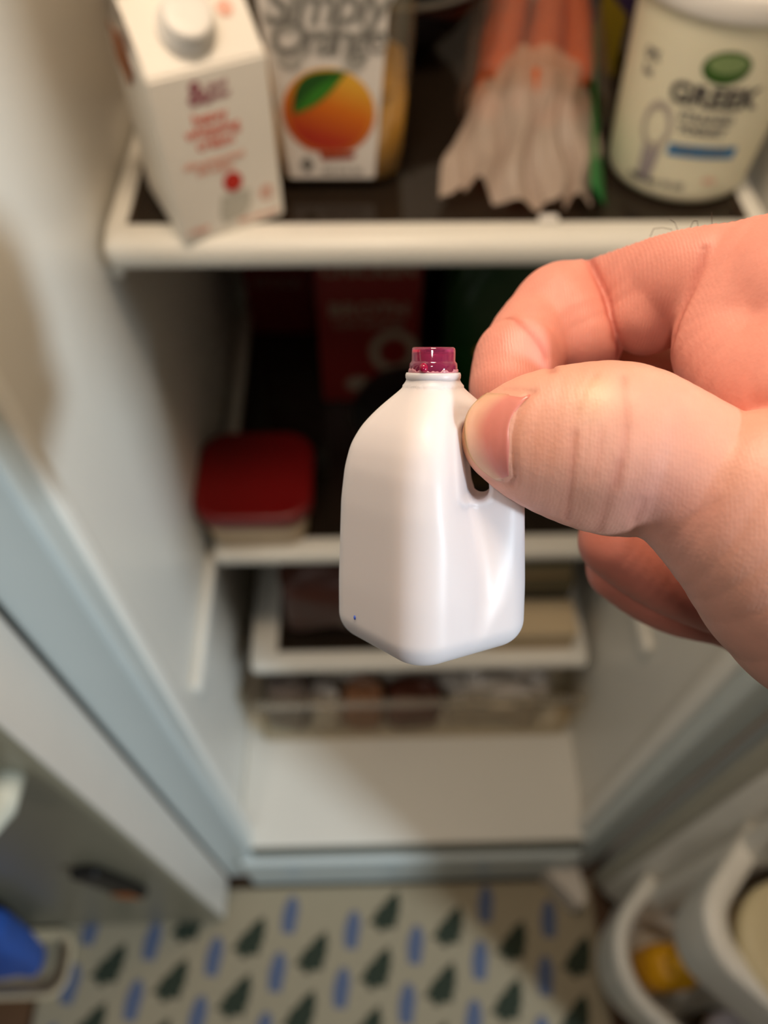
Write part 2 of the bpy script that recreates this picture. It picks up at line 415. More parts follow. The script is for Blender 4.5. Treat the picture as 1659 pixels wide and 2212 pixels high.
# black magnet on the freezer door
mg = thing('magnet', 'black bar magnet stuck upright low on the freezer door', 'magnet', (-.2485, .1412, .365))
mb = bmesh.new(); add_box(mb, -.013, .013, -.012, 0, -.058, .058, .005, 3)
for v in mb.verts: v.co.x += -.16 * v.co.z
obj('magnet_body', mb, M['black'], mg)
mb = box(-.009, .009, -.0135, -.0122, -.05, -.02, .0005, 1)
for v in mb.verts: v.co.x += -.16 * v.co.z
obj('magnet_label', mb, M['brown'], mg)

# ------------------------------------------------------------------ shelves
def shelf(label, x0, x1, yf, yb, zt, th, wf, ws):
    t = thing('refrigerator_shelf', label, 'shelf', ((x0 + x1) / 2, yf, zt)); L = Vector(t.location)
    def sub(bm):
        for v in bm.verts: v.co -= L
        return bm
    obj('front_bar', sub(box(x0, x1, yf, yf + wf, zt - th, zt, th * .42, 4)), M['trimw'], t, True)
    obj('side_rail', sub(box(x0, x0 + ws, yf + wf * .5, yb, zt - th * .8, zt - .0008, .005, 3)), M['trimw'], t)
    obj('side_rail', sub(box(x1 - ws, x1, yf + wf * .5, yb, zt - th * .8, zt - .0008, .005, 3)), M['trimw'], t)
    obj('back_rail', sub(box(x0, x1, yb - .015, yb, zt - th * .8, zt - .0008, .004, 2)), M['trimw'], t)
    obj('glass_pane', sub(box(x0 + ws * .6, x1 - ws * .6, yf + wf * .6, yb - .01, zt - .006, zt - .0015)), M['glass'], t)
    return t
Z1, Z2 = .883, .530
shelf('upper glass shelf framed in white, under the cream carton and yogurt tub', -.159, .256, .397, .78, Z1, .021, .027, .016)
shelf('lower glass shelf framed in white, under the red lidded container', -.152, .262, .395, .78, Z2, .020, .026, .016)

shelf('lowest glass shelf framed in white, above the clear floor drawer', -.139, .258, .362, .74, .337, .020, .026, .034)
Z3 = .337
def sub(bm):
    for v in bm.verts: v.co -= L
    return bm
# what lies in it
def pack(name, label, cat, c, h, m, seed=1, amp=.10, e=.45, group=None, strip=None, seg=(36, 20)):
    bm = bmesh.new(); bmesh.ops.create_uvsphere(bm, u_segments=seg[0], v_segments=seg[1], radius=1)
    r_ = random.Random(seed); ph = [r_.uniform(0, 6) for _ in range(6)]
    for v in bm.verts:
        x, y, z = v.co
        n_ = amp * (math.sin(5 * x + ph[0]) * math.sin(6 * y + ph[1]) + .7 * math.sin(11 * y + 7 * z + ph[2]) * math.sin(9 * x + ph[3]) + .4 * math.sin(23 * x + ph[4]) * math.sin(19 * z + ph[5]))
        q = Vector([math.copysign(abs(a) ** e, a) for a in (x, y, z)])
        v.co = Vector((q.x * h[0] * (1 + n_ * .35), q.y * h[1] * (1 + n_ * .35), q.z * h[2] * (1 + n_) + h[2]))
        v.co.z = max(v.co.z, 0)
    t_ = thing(name, label, cat, c, 0, group)
    obj('wrapper', bm, m, t_, True)
    if strip: obj('label_strip', strip, M['creamink'], t_)
    return t_
pack('meat_pack', 'dark brown pack at the left on the lowest glass shelf', 'food pack', (-.052, .468, Z3 - .001), (.048, .07, .060), M['brownmeat'], 3)
pack('meat_pack', 'dark umber pack at the middle of the lowest glass shelf', 'food pack', (.052, .468, Z3 - .001), (.046, .07, .055), mat('umber_pack', (54, 30, 22), .5, var=.3), 4)
def carton(label, x0, x1, y0, y1, z0, z1, m, name='butter_box', cat='box', group=None, strip=None):
    t_ = thing(name, label, cat, ((x0 + x1) / 2, (y0 + y1) / 2, z0), 0, group)
    hx, hy = (x1 - x0) / 2, (y1 - y0) / 2
    obj('box_body', box(-hx, hx, -hy, hy, 0, z1 - z0, .0015, 1), m, t_)
    if strip: obj('printed_band', box(-hx * .96, hx * .96, -hy - .0006, -hy - .0001, (z1 - z0) * strip[0], (z1 - z0) * strip[1]), strip[2], t_)
    return t_
carton('larger beige box in front at the right end of the lowest glass shelf', .140, .238, .380, .425, Z3, Z3 + .042, M['beigebox'], strip=(.2, .35, M['tan']))
carton('olive box standing behind the larger beige box on the lowest glass shelf', .125, .238, .432, .49, Z3, Z3 + .070, mat('olive_box', (120, 108, 80), .6), strip=(.35, .6, M['slate']))
carton('dun box lying on top of the olive box on the lowest glass shelf', .128, .232, .435, .485, Z3 + .0705, Z3 + .092, mat('dun_box', (150, 136, 104), .6), strip=(.3, .6, M['tan']))

# crisper drawer below
t = thing('crisper_drawer', 'deep clear drawer on the refrigerator floor full of wrapped food', 'drawer', (.058, .337, ZB)); L = Vector(t.location)
cx0, cx1 = -.138, .254
obj('front_panel', sub(box(cx0, cx1, .335, .339, ZB + .001, .284, .001, 1)), M['clearp'], t)
obj('front_lip', sub(box(cx0 - .003, cx1 + .003, .331, .343, .280, .290, .004, 2)), clear('frosted_lip', (226, 220, 206), .16, .3, .04), t)
obj('drawer_tray', sub(add_box(add_box(box(cx0, cx0 + .003, .339, .74, ZB + .001, .280), cx1 - .003, cx1, .339, .74, ZB + .001, .280), cx0, cx1, .737, .74, ZB + .001, .280)), M['clearp'], t)
F = ZB + .0015
pack('food_pack', 'greyish pack at the far left in the clear floor drawer', 'food pack', (-.105, .393, F), (.029, .050, .050), mat('grey_mauve_pack', (110, 98, 92), .5, var=.3), 11)
pack('food_pack', 'small white pack near the left in the clear floor drawer', 'food pack', (-.056, .366, F), (.020, .0235, .036), M['foil'], 12, .16)
pack('food_pack', 'tan pack beside the white one in the clear floor drawer', 'food pack', (-.008, .368, F), (.026, .0255, .038), mat('tan_pack', (150, 104, 74), .45, var=.2), 13)
pack('food_pack', 'reddish brown pack in front of the shiny bag in the clear floor drawer', 'food pack', (.056, .370, F), (.036, .0275, .032), mat('russet_pack', (96, 52, 38), .4, var=.3), 14)
pack('food_bag', 'shiny crumpled clear bag at the right in the clear floor drawer', 'bag', (.160, .394, F), (.066, .050, .050), M['foil'], 15, .30, .6, seg=(60, 36))
carton('dark red box lying behind the white pack in the clear floor drawer', -.082, -.020, .455, .54, F, F + .062, mat('dark_red_card', (120, 26, 18), .5), name='flat_box')
carton('dark mauve box lying at the left back in the clear floor drawer', -.130, -.090, .47, .54, F, F + .060, mat('mauve_card', (60, 48, 52), .5), name='flat_box')
carton('dark brown box lying at the middle back in the clear floor drawer', .02, .075, .47, .54, F, F + .056, mat('dark_brown_card', (66, 40, 28), .5), name='flat_box')

# ------------------------------------------------------------------ lower shelf contents
ZS = Z2 - .0012
t = thing('food_container', 'rounded square container with a deep red lid at the left on the lower shelf', 'container', (-.107, .452, ZS))
obj('container_body', loft([(0, .044, .042, .018), (.003, .047, .045, .02), (.046, .052, .050, .024), (.048, .051, .049, .024)]), M['base'], t, True)
obj('container_lid', loft([(.043, .0535, .0515, .026), (.045, .0555, .0535, .027), (.056, .0555, .0535, .027), (.060, .053, .051, .026), (.0585, .048, .046, .024), (.058, .044, .042, .02)]), M['redlid'], t, True)

def tall_carton(label, x0, x1, y0, y1, z0, z1, rz=0.0):
    t_ = thing('broth_carton', label, 'carton', ((x0 + x1) / 2, (y0 + y1) / 2, z0), rz)
    hx, hy, h = (x1 - x0) / 2, (y1 - y0) / 2, z1 - z0
    obj('carton_body', box(-hx, hx, -hy, hy, 0, h, .002, 2), M['redcard'], t_)
    return t_, hx, hy, h
t, hx, hy, h = tall_carton('tall red carton with pale lettering and a white ring, back middle of the lower shelf', -.047, .056, .600, .665, ZS, ZS + .24)
fp = planar((0, -hy, 0), (1, 0, 0), (0, 0, 1), .0006)
text('lettering', 'CHICKEN', .021, M['creamink'], t, lambda x, y: fp(x, y + .178), .0006)
text('lettering', 'BROTH', .024, M['creamink'], t, lambda x, y: fp(x, y + .130), .0006)
text('lettering', 'LOW SODIUM', .011, M['creamink'], t, lambda x, y: fp(x, y + .112), .0003)
rb = bmesh.new(); o1 = disc(.026, .030); i1 = disc(.015, .018)
va = [rb.verts.new((.026 + x, -hy - .0005, .075 + y)) for x, y in o1]; vb = [rb.verts.new((.026 + x, -hy - .0005, .075 + y)) for x, y in i1]
for i in range(40): rb.faces.new((va[i], va[(i + 1) % 40], vb[(i + 1) % 40], vb[i]))
obj('ring_print', rb, M['creamink'], t)
obj('patch_print', plate((-.012, -hy - .0002, .028), (1, 0, 0), (0, 0, 1), disc(.014, .011)), M['creamink'], t)
t, hx, hy, h = tall_carton('dark red carton with a pale swoosh, far left at the back of the lower shelf', -.135, -.060, .712, .775, ZS, ZS + .22)
fp = planar((0, -hy, 0), (1, 0, 0), (0, 0, 1), .0006)
text('lettering', 'STOCK', .017, M['creamink'], t, lambda x, y: fp(x, y + .075), .0004)
obj('swoosh_print', plate((-.012, -hy - .0002, .125), (1, 0, 0), (0, 0, 1), disc(.026, .016, rot=.5)), M['creamink'], t)

t = thing('lidded_jar', 'round black lidded pot on the lower shelf behind the jug', 'pot', (.046, .520, ZS))
obj('pot_body', lathe([(.046, 0), (.052, .006), (.055, .060), (.056, .070)]), M['black'], t, True)
obj('pot_lid', lathe([(.058, .068), (.0585, .074), (.054, .080), (.030, .086), (.001, .088)]), M['black'], t, True)
obj('lid_knob', lathe([(.008, .086), (.007, .092), (.012, .098), (.010, .104), (.001, .105)], 24), M['black'], t, True)

t = pack('greens_bag', 'dark green bag with a yellow patch, back right of the lower shelf', 'bag', (.135, .615, ZS), (.055, .045, .105), M['greenbag'], 21, .10, .6)
obj('label_patch', plate((.0, -.0475, .105), (1, 0, 0), (0, 0, 1), disc(.024, .010), .002), M['yellow'], t)
for k, (x, y, lab) in enumerate(((.095, .70, 'added dark glass bottle right of the tall red carton'), (.222, .68, 'added dark glass bottle in the back right corner of the lower shelf'))):  # filler bottles added so the background here stays dark
    t = thing('filler_bottle', lab, 'bottle', (x, y, ZS), 0, 'added bottles darkening the back of the lower shelf')
    obj('bottle_body', lathe([(.026, 0), (.030, .004), (.031, .12), (.026, .15), (.013, .19), (.012, .22)], 32), M['darkglass'], t, True)
    obj('bottle_cap', lathe([(.0135, .215), (.014, .218), (.014, .240), (.012, .242)], 24), M['black'], t, True)

# ------------------------------------------------------------------ upper shelf contents
ZU = Z1 - .0002
# cream carton
a27 = math.atan2(.454, .891)
t = thing('cream_carton', 'white gable top cream carton with coral lettering and a round white cap', 'carton', (-.0923, .4400, ZU + .0005), a27)
hw, bh, rh = .0325, .0945, .0272
bm = bmesh.new()
v = {}
for sx in (-1, 1):
    for sy in (-1, 1):
        v[sx, sy, 0] = bm.verts.new((sx * hw, sy * hw, 0)); v[sx, sy, 1] = bm.verts.new((sx * hw, sy * hw, bh))
    v[sx, 'r'] = bm.verts.new((sx * hw, 0, bh + rh)); v[sx, 'g'] = bm.verts.new((sx * (hw - .013), 0, bh + rh * .8))
for sy in (-1, 1):
    bm.faces.new((v[-1, sy, 0], v[1, sy, 0], v[1, sy, 1], v[-1, sy, 1]))
    bm.faces.new((v[-1, sy, 1], v[1, sy, 1], v[1, 'r'], v[-1, 'r']))
for sx in (-1, 1):
    bm.faces.new((v[sx, -1, 0], v[sx, 1, 0], v[sx, 1, 1], v[sx, -1, 1]))
    bm.faces.new((v[sx, -1, 1], v[sx, 1, 1], v[sx, 'g']))
    bm.faces.new((v[sx, -1, 1], v[sx, 'g'], v[sx, 'r'])); bm.faces.new((v[sx, 1, 1], v[sx, 'r'], v[sx, 'g']))
bm.faces.new((v[-1, -1, 0], v[1, -1, 0], v[1, 1, 0], v[-1, 1, 0]))
bmesh.ops.recalc_face_normals(bm, faces=bm.faces)
bmesh.ops.bevel(bm, geom=[e for e in bm.edges if e.is_manifold], offset=.0012, segments=2, affect='EDGES')
obj('carton_body', bm, M['paper'], t)
obj('top_fin', box(-hw, hw, -.0016, .0016, bh + rh - .002, bh + rh + .016, .0006, 1), M['paper'], t)
sl = Vector((0, hw, rh)).normalized(); sn = Vector((0, -rh, hw)).normalized()
cc = Vector((-.0035, -hw, bh)) + sl * .0205
cap = lathe([(.0150, -.001), (.0150, .0035), (.0142, .0045), (.0128, .0050), (.0128, .0125), (.0118, .0140), (.0100, .0142), (.0005, .0138)], 48)
rot = sn.to_track_quat('Z', 'Y').to_matrix()
for vv in cap.verts: vv.co = cc + rot @ vv.co
obj('screw_cap', cap, M['capw'], t, True)
obj('stamp_print', plate(Vector((.0195, -hw, bh)) + sl * .0255 + sn * .0004, (1, 0, 0), sl, disc(.0042, .0042)), M['pinkink'], t)
obj('side_print', plate(Vector((-hw - .0012, .014, bh - .012)), (0, -1, 0), (0, 0, 1), [(-.006, .002), (.010, -.006), (.022, .004), (.016, .022), (-.004, .022)]), M['brown'], t)
fp = planar((0, -hw, 0), (1, 0, 0), (0, 0, 1), .0005)
text('lettering', '&', .017, M['plum'], t, lambda x, y: fp(x - .0085, y + .083), .0004)
text('lettering', 'good\ngather', .0052, M['plum'], t, lambda x, y: fp(x + .003, y + .083), .0002)
text('lettering', 'heavy', .0086, M['redink'], t, lambda x, y: fp(x - .0038, y + .0702), .0002)
text('lettering', 'whipping', .0086, M['redink'], t, lambda x, y: fp(x - .0034, y + .0632), .0002)
text('lettering', 'cream', .0086, M['redink'], t, lambda x, y: fp(x - .0030, y + .0562), .0002)
text('lettering', 'ultra-pasteurized', .0052, M['pinkink'], t, lambda x, y: fp(x - .0056, y + .0462), .0003)
text('lettering', '36% milkfat', .0046, M['pinkink'], t, lambda x, y: fp(x - .006, y + .0412), .0003)
obj('bowl_print', plate((.004, -hw - .0002, .0), (1, 0, 0), (0, 0, 1), [(-.009, .024), (.009, .024), (.008, .014), (.003, .008), (-.010, .006), (-.012, .012)]), mat('pale_grey_print', (196, 192, 180), .6), t)
obj('berry_print', plate((.0030, -hw - .0006, .0312), (1, 0, 0), (0, 0, 1), disc(.0056, .0058)), M['berry'], t)
text('lettering', '@', .009, M['pinkink'], t, lambda x, y: fp(x + .0225, y + .0190), .0003)
text('lettering', '1 PINT', .0048, M['pinkink'], t, lambda x, y: fp(x - .0225, y + .0062), .0003)
text('lettering', 'keep refrigerated', .0036, M['pinkink'], t, lambda x, y: fp(x + .0155, y + .0055), .0002)

# brown jar behind the carton
t = thing('spread_jar', 'brown jar with a tan label in the gap behind the cream carton', 'jar', (-.126, .560, ZU))
obj('jar_body', lathe([(.018, 0), (.0205, .004), (.0205, .060), (.016, .070), (.016, .074)], 32), M['brownmeat'], t, True)
obj('jar_label', lathe([(.0208, .018), (.0209, .019), (.0209, .045), (.0208, .046)], 32, cap0=False, cap1=False), M['tan'], t, True)
obj('jar_lid', lathe([(.0175, .070), (.018, .072), (.018, .086), (.016, .088), (.001, .088)], 32), M['brown'], t, True)

# juice bottle
t = thing('juice_bottle', 'clear bottle half full of orange juice with a white label picturing an orange', 'bottle', (-.0185, .4985, ZU + .0005))
def oj(k): return [(0, .038 * k, .038 * k, .016), (.004, .0435 * k, .0435 * k, .019), (.02, .0455 * k, .0455 * k, .019), (.075, .0485 * k, .0485 * k, .019)]
obj('bottle_body', loft(oj(1) + [(.115, .0500, .0500, .019), (.150, .0500, .0500, .021), (.185, .043, .043, .026), (.215, .026, .026, .024), (.235, .0185, .0185, .018), (.262, .0185, .0185, .018)], 8), M['bottle'], t, True)
obj('juice', loft([(.0015, .036, .036, .015), (.005, .0422, .0422, .018), (.02, .0442, .0442, .018), (.050, .0460, .0460, .018)], 8), M['juice'], t, True)
obj('bottle_cap', lathe([(.021, .240), (.0215, .242), (.0215, .272), (.019, .275)], 32), M['greenink'], t, True)
# front face leans out with height: y = -(.0455 + (h - .02) * .055)
def lab(x, h, lift=.0): return Vector((x, -(.0452 + (h - .02) * .0545) - .0009 - lift, h))
lp = [(-.0275, .009), (-.0265, .0075), (.0255, .0075), (.0265, .009), (.0345, .118), (.033, .121), (-.034, .121), (-.0355, .118)]
bm = bmesh.new(); f_ = [bm.verts.new(lab(x, h)) for x, h in lp]; g_ = [bm.verts.new(lab(x, h, -.0007)) for x, h in lp]
bm.faces.new(f_); bm.faces.new(g_[::-1])
for i in range(8): bm.faces.new((f_[i], f_[(i + 1) % 8], g_[(i + 1) % 8], g_[i]))
obj('label', bm, mat('bottle_label_paper', (236, 228, 220), .5, var=.01), t)
# printed orange: colour of the print runs from gold at upper right to red at lower left
me = bpy.data.meshes.new('orange_print'); vs, fs, cols = [], [], []
NR, NA = 12, 48
for i in range(NR + 1):
    for k in range(NA):
        r_ = .0272 * i / NR; a_ = 2 * PI * k / NA; x, y = r_ * math.cos(a_), r_ * math.sin(a_) * .97
        if y < -.0235: y = -.0235 + (y + .0235) * .3
        vs.append(lab(x - .0005, y + .0500, .0004))
        g = (x * .35 + y) / .0272; tt = min(1, max(0, .40 + .62 * g))
        c0, c1, c2 = np.array(lin((176, 40, 10))), np.array(lin((216, 112, 14))), np.array(lin((236, 184, 60)))
        c = c0 + (c1 - c0) * min(1, tt * 2) if tt < .5 else c1 + (c2 - c1) * (tt * 2 - 1)
        if i >= NR - 1: c = c * .75 + np.array(lin((236, 170, 60))) * .25
        cols.append((*c, 1))
for i in range(NR):
    for k in range(NA):
        fs.append((i * NA + k, i * NA + (k + 1) % NA, (i + 1) * NA + (k + 1) % NA, (i + 1) * NA + k))
me.from_pydata([tuple(p) for p in vs], [], fs); ca = me.color_attributes.new('Col', 'FLOAT_COLOR', 'POINT')
ca.data.foreach_set('color', np.array(cols, dtype=np.float32).ravel())
obj('orange_print', me, M['orangepr'], t)
def leaf_pts(a, b, w0, w1, n=14):
    a, b = np.array(a), np.array(b); d_ = b - a; nn = np.array([-d_[1], d_[0]]); P = []
    for i in range(n + 1): s = i / n; P.append(tuple(a + d_ * s + nn * w0 * math.sin(PI * s ** .9)))
    for i in range(n, 0, -1): s = i / n; P.append(tuple(a + d_ * s + nn * w1 * math.sin(PI * s ** .9)))
    return P
for nm, m_, w0, w1, lf in (('leaf_print', M['leaf'], .30, -.10, .0008), ('leaf_print', M['leafd'], .30, .10, .0011)):
    bm = bmesh.new(); bm.faces.new([bm.verts.new(lab(x, h, lf)) for x, h in leaf_pts((-.0215, .0500), (.0105, .0745), w0, w1)]); obj(nm, bm, m_, t)
bm = bmesh.new(); bm.faces.new([bm.verts.new(lab(x, h, .0008)) for x, h in [(-.008, .0255), (.015, .0255), (.013, .0215), (-.006, .0205)]]); obj('banner_print', bm, mat('brick_red_ink', (160, 56, 20), .5), t)
bm = bmesh.new(); bm.faces.new([bm.verts.new(lab(x - .0155, h + .0175, .0006)) for x, h in disc(.0038, .0048, n=20)]); obj('seal_print', bm, M['greyink'], t)
text('lettering', 'NET 52 FL OZ', .0040, M['greyink'], t, lambda x, y: lab(x + .006, y + .0125, .0005), .0002)
gl = mat('silver_grey_ink', (186, 182, 174), .5)
text('lettering', 'Simply', .0285, gl, t, lambda x, y: lab(x, y + .1085, .0005), .0012, .25, .88)
text('lettering', 'Simply', .0285, M['greyink'], t, lambda x, y: lab(x + .0003, y + .1085, .0008), -.0002, .25, .88)
text('lettering', 'Orange', .0240, gl, t, lambda x, y: lab(x, y + .0915, .0005), .0013, .22, .84)
text('lettering', 'Orange', .0240, M['greyink'], t, lambda x, y: lab(x + .0003, y + .0915, .0008), -.0002, .22, .84)
for (x, h, rx, ry) in ((-.0205, .0815, .0072, .0062), (.0150, .0805, .0066, .0060), (-.020, .1005, .0065, .0055)):
    bm = bmesh.new(); o1 = disc(rx, ry, n=28); i1 = disc(rx * .55, ry * .5, cy=ry * .35, n=28)
    va = [bm.verts.new(lab(x + p, h + q, .0006)) for p, q in o1]; vb = [bm.verts.new(lab(x + p, h + q, .0006)) for p, q in i1]
    for i in range(28): bm.faces.new((va[i], va[(i + 1) % 28], vb[(i + 1) % 28], vb[i]))
    obj('swash_print', bm, gl, t)

# bag of carrots
t = thing('carrot_bag', 'clear bag of orange carrots lying on the upper shelf with its crumpled end forward', 'bag', (.110, .49, ZU + .0008), -.17)
def carrot(x0, z0, y0, y1, r0, r1, seed):
    r_ = random.Random(seed); rings = []
    for i in range(19):
        s = i / 18; y = y0 + (y1 - y0) * s; rr = (r0 + (r1 - r0) * s) * (1 + .035 * math.sin(37 * s + seed)) * min(1, (max(s, .0) * 9) ** .5 + .12) * min(1, ((1 - s) * 8) ** .5 + .1)
        cx_ = x0 + .004 * math.sin(2.5 * s + seed)
        rings.append([(cx_ + rr * math.cos(2 * PI * k / 16), y, z0 + rr * math.sin(2 * PI * k / 16)) for k in range(16)])
    return rings_mesh(rings)
for k, (x, z, y0, y1, r0, r1) in enumerate(((-.040, .0135, .015, .21, .012, .010), (-.014, .0145, .030, .22, .0135, .011), (.014, .0145, .012, .21, .0138, .010), (.040, .0130, .025, .22, .012, .010), (-.024, .036, .020, .21, .0118, .009), (.003, .038, .004, .22, .0125, .010), (.028, .036, .022, .21, .0115, .009))):
    obj('carrot', carrot(x * .82, z, y0, y1, r0, r1, k + 1), M['carrot'], t, True)
def film(s, a):
    y = -.005 + s * .235; wx = .047 * (1 - .25 * max(0, s - .7)); wz = .030
    an = 2 * PI * a; w = 1 + .03 * math.sin(9 * an + 4 * s) + .02 * math.sin(17 * an - 9 * s)
    return Vector((wx * w * math.copysign(abs(math.cos(an)) ** .8, math.cos(an)), y, max(.0002, .0285 + wz * w * math.copysign(abs(math.sin(an)) ** .8, math.sin(an)))))
obj('bag_film', rings_mesh([[film(s / 24, a / 60) for a in range(60)] for s in range(25)], False, True), M['film'], t, True)
def tail(u, v_):
    sp = .043 + .006 * v_ ** 1.2; x = (u - .5) * 2 * sp - .004 * v_
    y = .030 - .094 * v_ + .012 * math.sin(6 * u + 1) * v_ - .026 * v_ * max(0, .3 - u) * 3.0 + .014 * v_ * max(0, u - .35) * (1 - u) * 3
    top = .050 * (1 - v_) ** 1.1 + .004 + .012 * v_ * (.5 + .5 * math.sin(5 * u + 2))
    q = 17 * u + 1.3 * math.sin(2.2 * v_ + 3 * u); f1 = abs(math.sin(q)) ** .8; f2 = math.sin(41 * u - 5 * v_ + 2 * math.sin(9 * u))
    rd = (.0085 * f1 + .0016 * f2) * (.45 + .55 * v_) + .0022 * math.sin(11 * v_ + 14 * u) * v_
    edge = 4 * u * (1 - u)
    return Vector((x + .003 * math.sin(7 * v_ + 11 * u), y, max(.0004, top * (.35 + .65 * edge) + rd)))
obj('bag_end', grid_mesh(tail, 120, 40), M['film2'], t, True)
def gstrip(u, v_): return Vector((.042 + .004 * v_ + (u - .5) * .012, .085 - .138 * v_, .046 * (1 - .70 * v_) * (1.1 - u) + .001))
obj('green_band', grid_mesh(gstrip, 4, 20, .0006), M['greenfilm'], t, True)
tag(obj('bag_clip', box(-.006, .006, -.003, .003, 0, .004, .0015, 2), M['capw']), 'small white bag clip on the front edge of the upper shelf', 'clip').location = (.1145, .4165, Z1 + .0004)

# yogurt tub
t = thing('yogurt_tub', 'large cream yogurt tub printed GREEK with a green oval and blue banner', 'tub', (.2085, .4785, ZU + .0005))
def tr(h): return .0445 + h * .060
tubp = [(.036, .0025), (.040, 0), (.0432, .0008), (.0448, .004)] + [(tr(h), h) for h in np.linspace(.008, .108, 12)] + [(.0515, .1085), (.052, .112)]
obj('tub_body', lathe(tubp, 64), M['tub'], t, True)
obj('tub_lid', lathe([(.0528, .1065), (.0538, .108), (.0540, .118), (.0530, .1205), (.0500, .1210), (.048, .1185), (.001, .1182)], 64), M['capw'], t, True)
def tw(deg, h, lift=.0005):
    return lambda x, y: Vector(((tr(h + y) + lift) * math.sin(math.radians(deg) + x / .047), -(tr(h + y) + lift) * math.cos(math.radians(deg) + x / .047), h + y))
def tplate(nm, deg, h, pts, m, lift=.0004):
    f = tw(deg, h, lift); bm = bmesh.new(); cx_ = sum(p[0] for p in pts) / len(pts); cy_ = sum(p[1] for p in pts) / len(pts)
    prev = None; rings = []
    for k in range(5): rings.append([f(cx_ + (x - cx_) * (k + .001) / 4, cy_ + (y - cy_) * (k + .001) / 4) for x, y in pts])
    obj(nm, rings_mesh(rings, False, False), m, t)
text('lettering', 'GREEK', .0158, M['slate'], t, tw(-13, .0672), .0007, 0, 1.02)
text('lettering', 'STRAINED', .0066, M['greyink'], t, tw(-13, .0555), .0003)
text('lettering', 'YOGURT', .0066, M['greyink'], t, tw(-13, .0480), .0004)
tplate('oval_logo', -12, .0845, disc(.0122, .0088, n=40, rot=.06), M['greenink'])
tplate('oval_highlight', -12, .0865, disc(.0095, .0050, n=32, rot=.06), M['greenlt'], .0006)
bn = [(-.0205 + .041 * k / 16, -.0038 + .0012 * math.sin(PI * k / 16)) for k in range(17)] + [(.0205 - .041 * k / 16, .0038 + .0012 * math.sin(PI * k / 16)) for k in range(17)]
tplate('banner_print', -7, .0345, bn, M['blueink'])
text('lettering', 'PLAIN NONFAT', .0046, M['greyink'], t, tw(-8, .0362, .0009), .0002)
def ringp(nm, deg, h, rx, ry, k, m):
    f = tw(deg, h, .0004); o1 = disc(rx, ry, n=36); i1 = disc(rx * k, ry * k, n=36); bm = bmesh.new()
    va = [bm.verts.new(f(*p)) for p in o1]; vb = [bm.verts.new(f(*p)) for p in i1]
    for i in range(36): bm.faces.new((va[i], va[(i + 1) % 36], vb[(i + 1) % 36], vb[i]))
    obj(nm, bm, m, t)
ringp('spoon_print', -45, .045, .0095, .0150, .68, mat('pale_mauve_ink', (176, 166, 156), .6))
tplate('spoon_handle_print', -44, .0215, [(-.005, -.012), (.004, -.012), (.006, .012), (-.006, .012)], mat('mauve_ink', (158, 148, 150), .6))
text('lettering', '0%', .0090, M['greyink'], t, tw(-62, .0800), .0004)
text('lettering', 'fat', .0070, M['greyink'], t, tw(-63, .0715), .0003)
text('lettering', 'NET WT', .0055, M['slate'], t, tw(-44, .0105), .0003)
text('lettering', '32 OZ', .0050, M['greyink'], t, tw(-20, .0120), .0003)
text('lettering', '907g', .0046, M['pinkink'], t, tw(6, .0165), .0002)

# dark things at the back of the upper shelf
t = thing('bowl', 'dark glass bowl with a pale rim behind the carrots on the upper shelf', 'bowl', (.022, .650, ZU))
obj('bowl_body', lathe([(.028, 0), (.034, .002), (.055, .02), (.076, .055), (.0755, .056), (.053, .022), (.028, .006), (.001, .005)], 56), M['darkglass'], t, True)
obj('bowl_rim', lathe([(.0745, .0545), (.0765, .054), (.0785, .0555), (.0765, .058), (.0745, .057), (.0745, .0545)], 56, cap0=False, cap1=False), mat('grey_glass_rim', (96, 92, 86), .3), t, True)
t = pack('grape_bag', 'dark purple bag behind the yogurt tub on the upper shelf', 'bag', (.214, .650, ZU), (.036, .050, .055), M['purple'], 31, .14, .6)
obj('yellow_strip', grid_mesh(lambda u, v_: Vector((-.044 + .022 * u, -.052 + .004 * u, .015 + .045 * v_ - .02 * u)), 3, 8, .0006), mat('mustard_film', (120, 100, 10), .5), t)
for x, y, h, lab_ in ((-.125, .70, .17, 'added dark jar in the back left corner of the upper shelf'), (-.048, .720, .18, 'added dark jar behind the juice bottle on the upper shelf'), (.035, .760, .16, 'added dark jar behind the glass bowl on the upper shelf'), (.225, .735, .18, 'added dark jar in the back right corner of the upper shelf')):  # filler jars added to hide the bright back wall and keep it dark
    t = thing('filler_jar', lab_, 'jar', (x, y, ZU), 0, 'added jars darkening the back of the upper shelf')
    obj('jar_body', lathe([(.028, 0), (.034, .005), (.035, h - .05), (.027, h - .03), (.027, h - .02)], 32), M['darkglass'], t, True)
    obj('jar_lid', lathe([(.029, h - .028), (.030, h - .026), (.030, h - .002), (.027, h)], 32), M['black'], t, True)

# ------------------------------------------------------------------ distance-field modelling for the jug and the hand
def to_world(P):                               # hand-sized millimetre space (x right, y up, z away) set out where the hand is held
    return CAMP + (R @ (np.asarray(P) * np.array([1, -1, 1])).T).T / 1000.0
def P3(px, py, z): return np.array([(px - 829.5) / 1661 * z, -(py - 1106) / 1661 * z, z])
def smin(a, b, k):
    h = np.clip(.5 + .5 * (b - a) / k, 0, 1); return b + (a - b) * h - k * h * (1 - h)
def smax(a, b, k): return -smin(-a, -b, k)

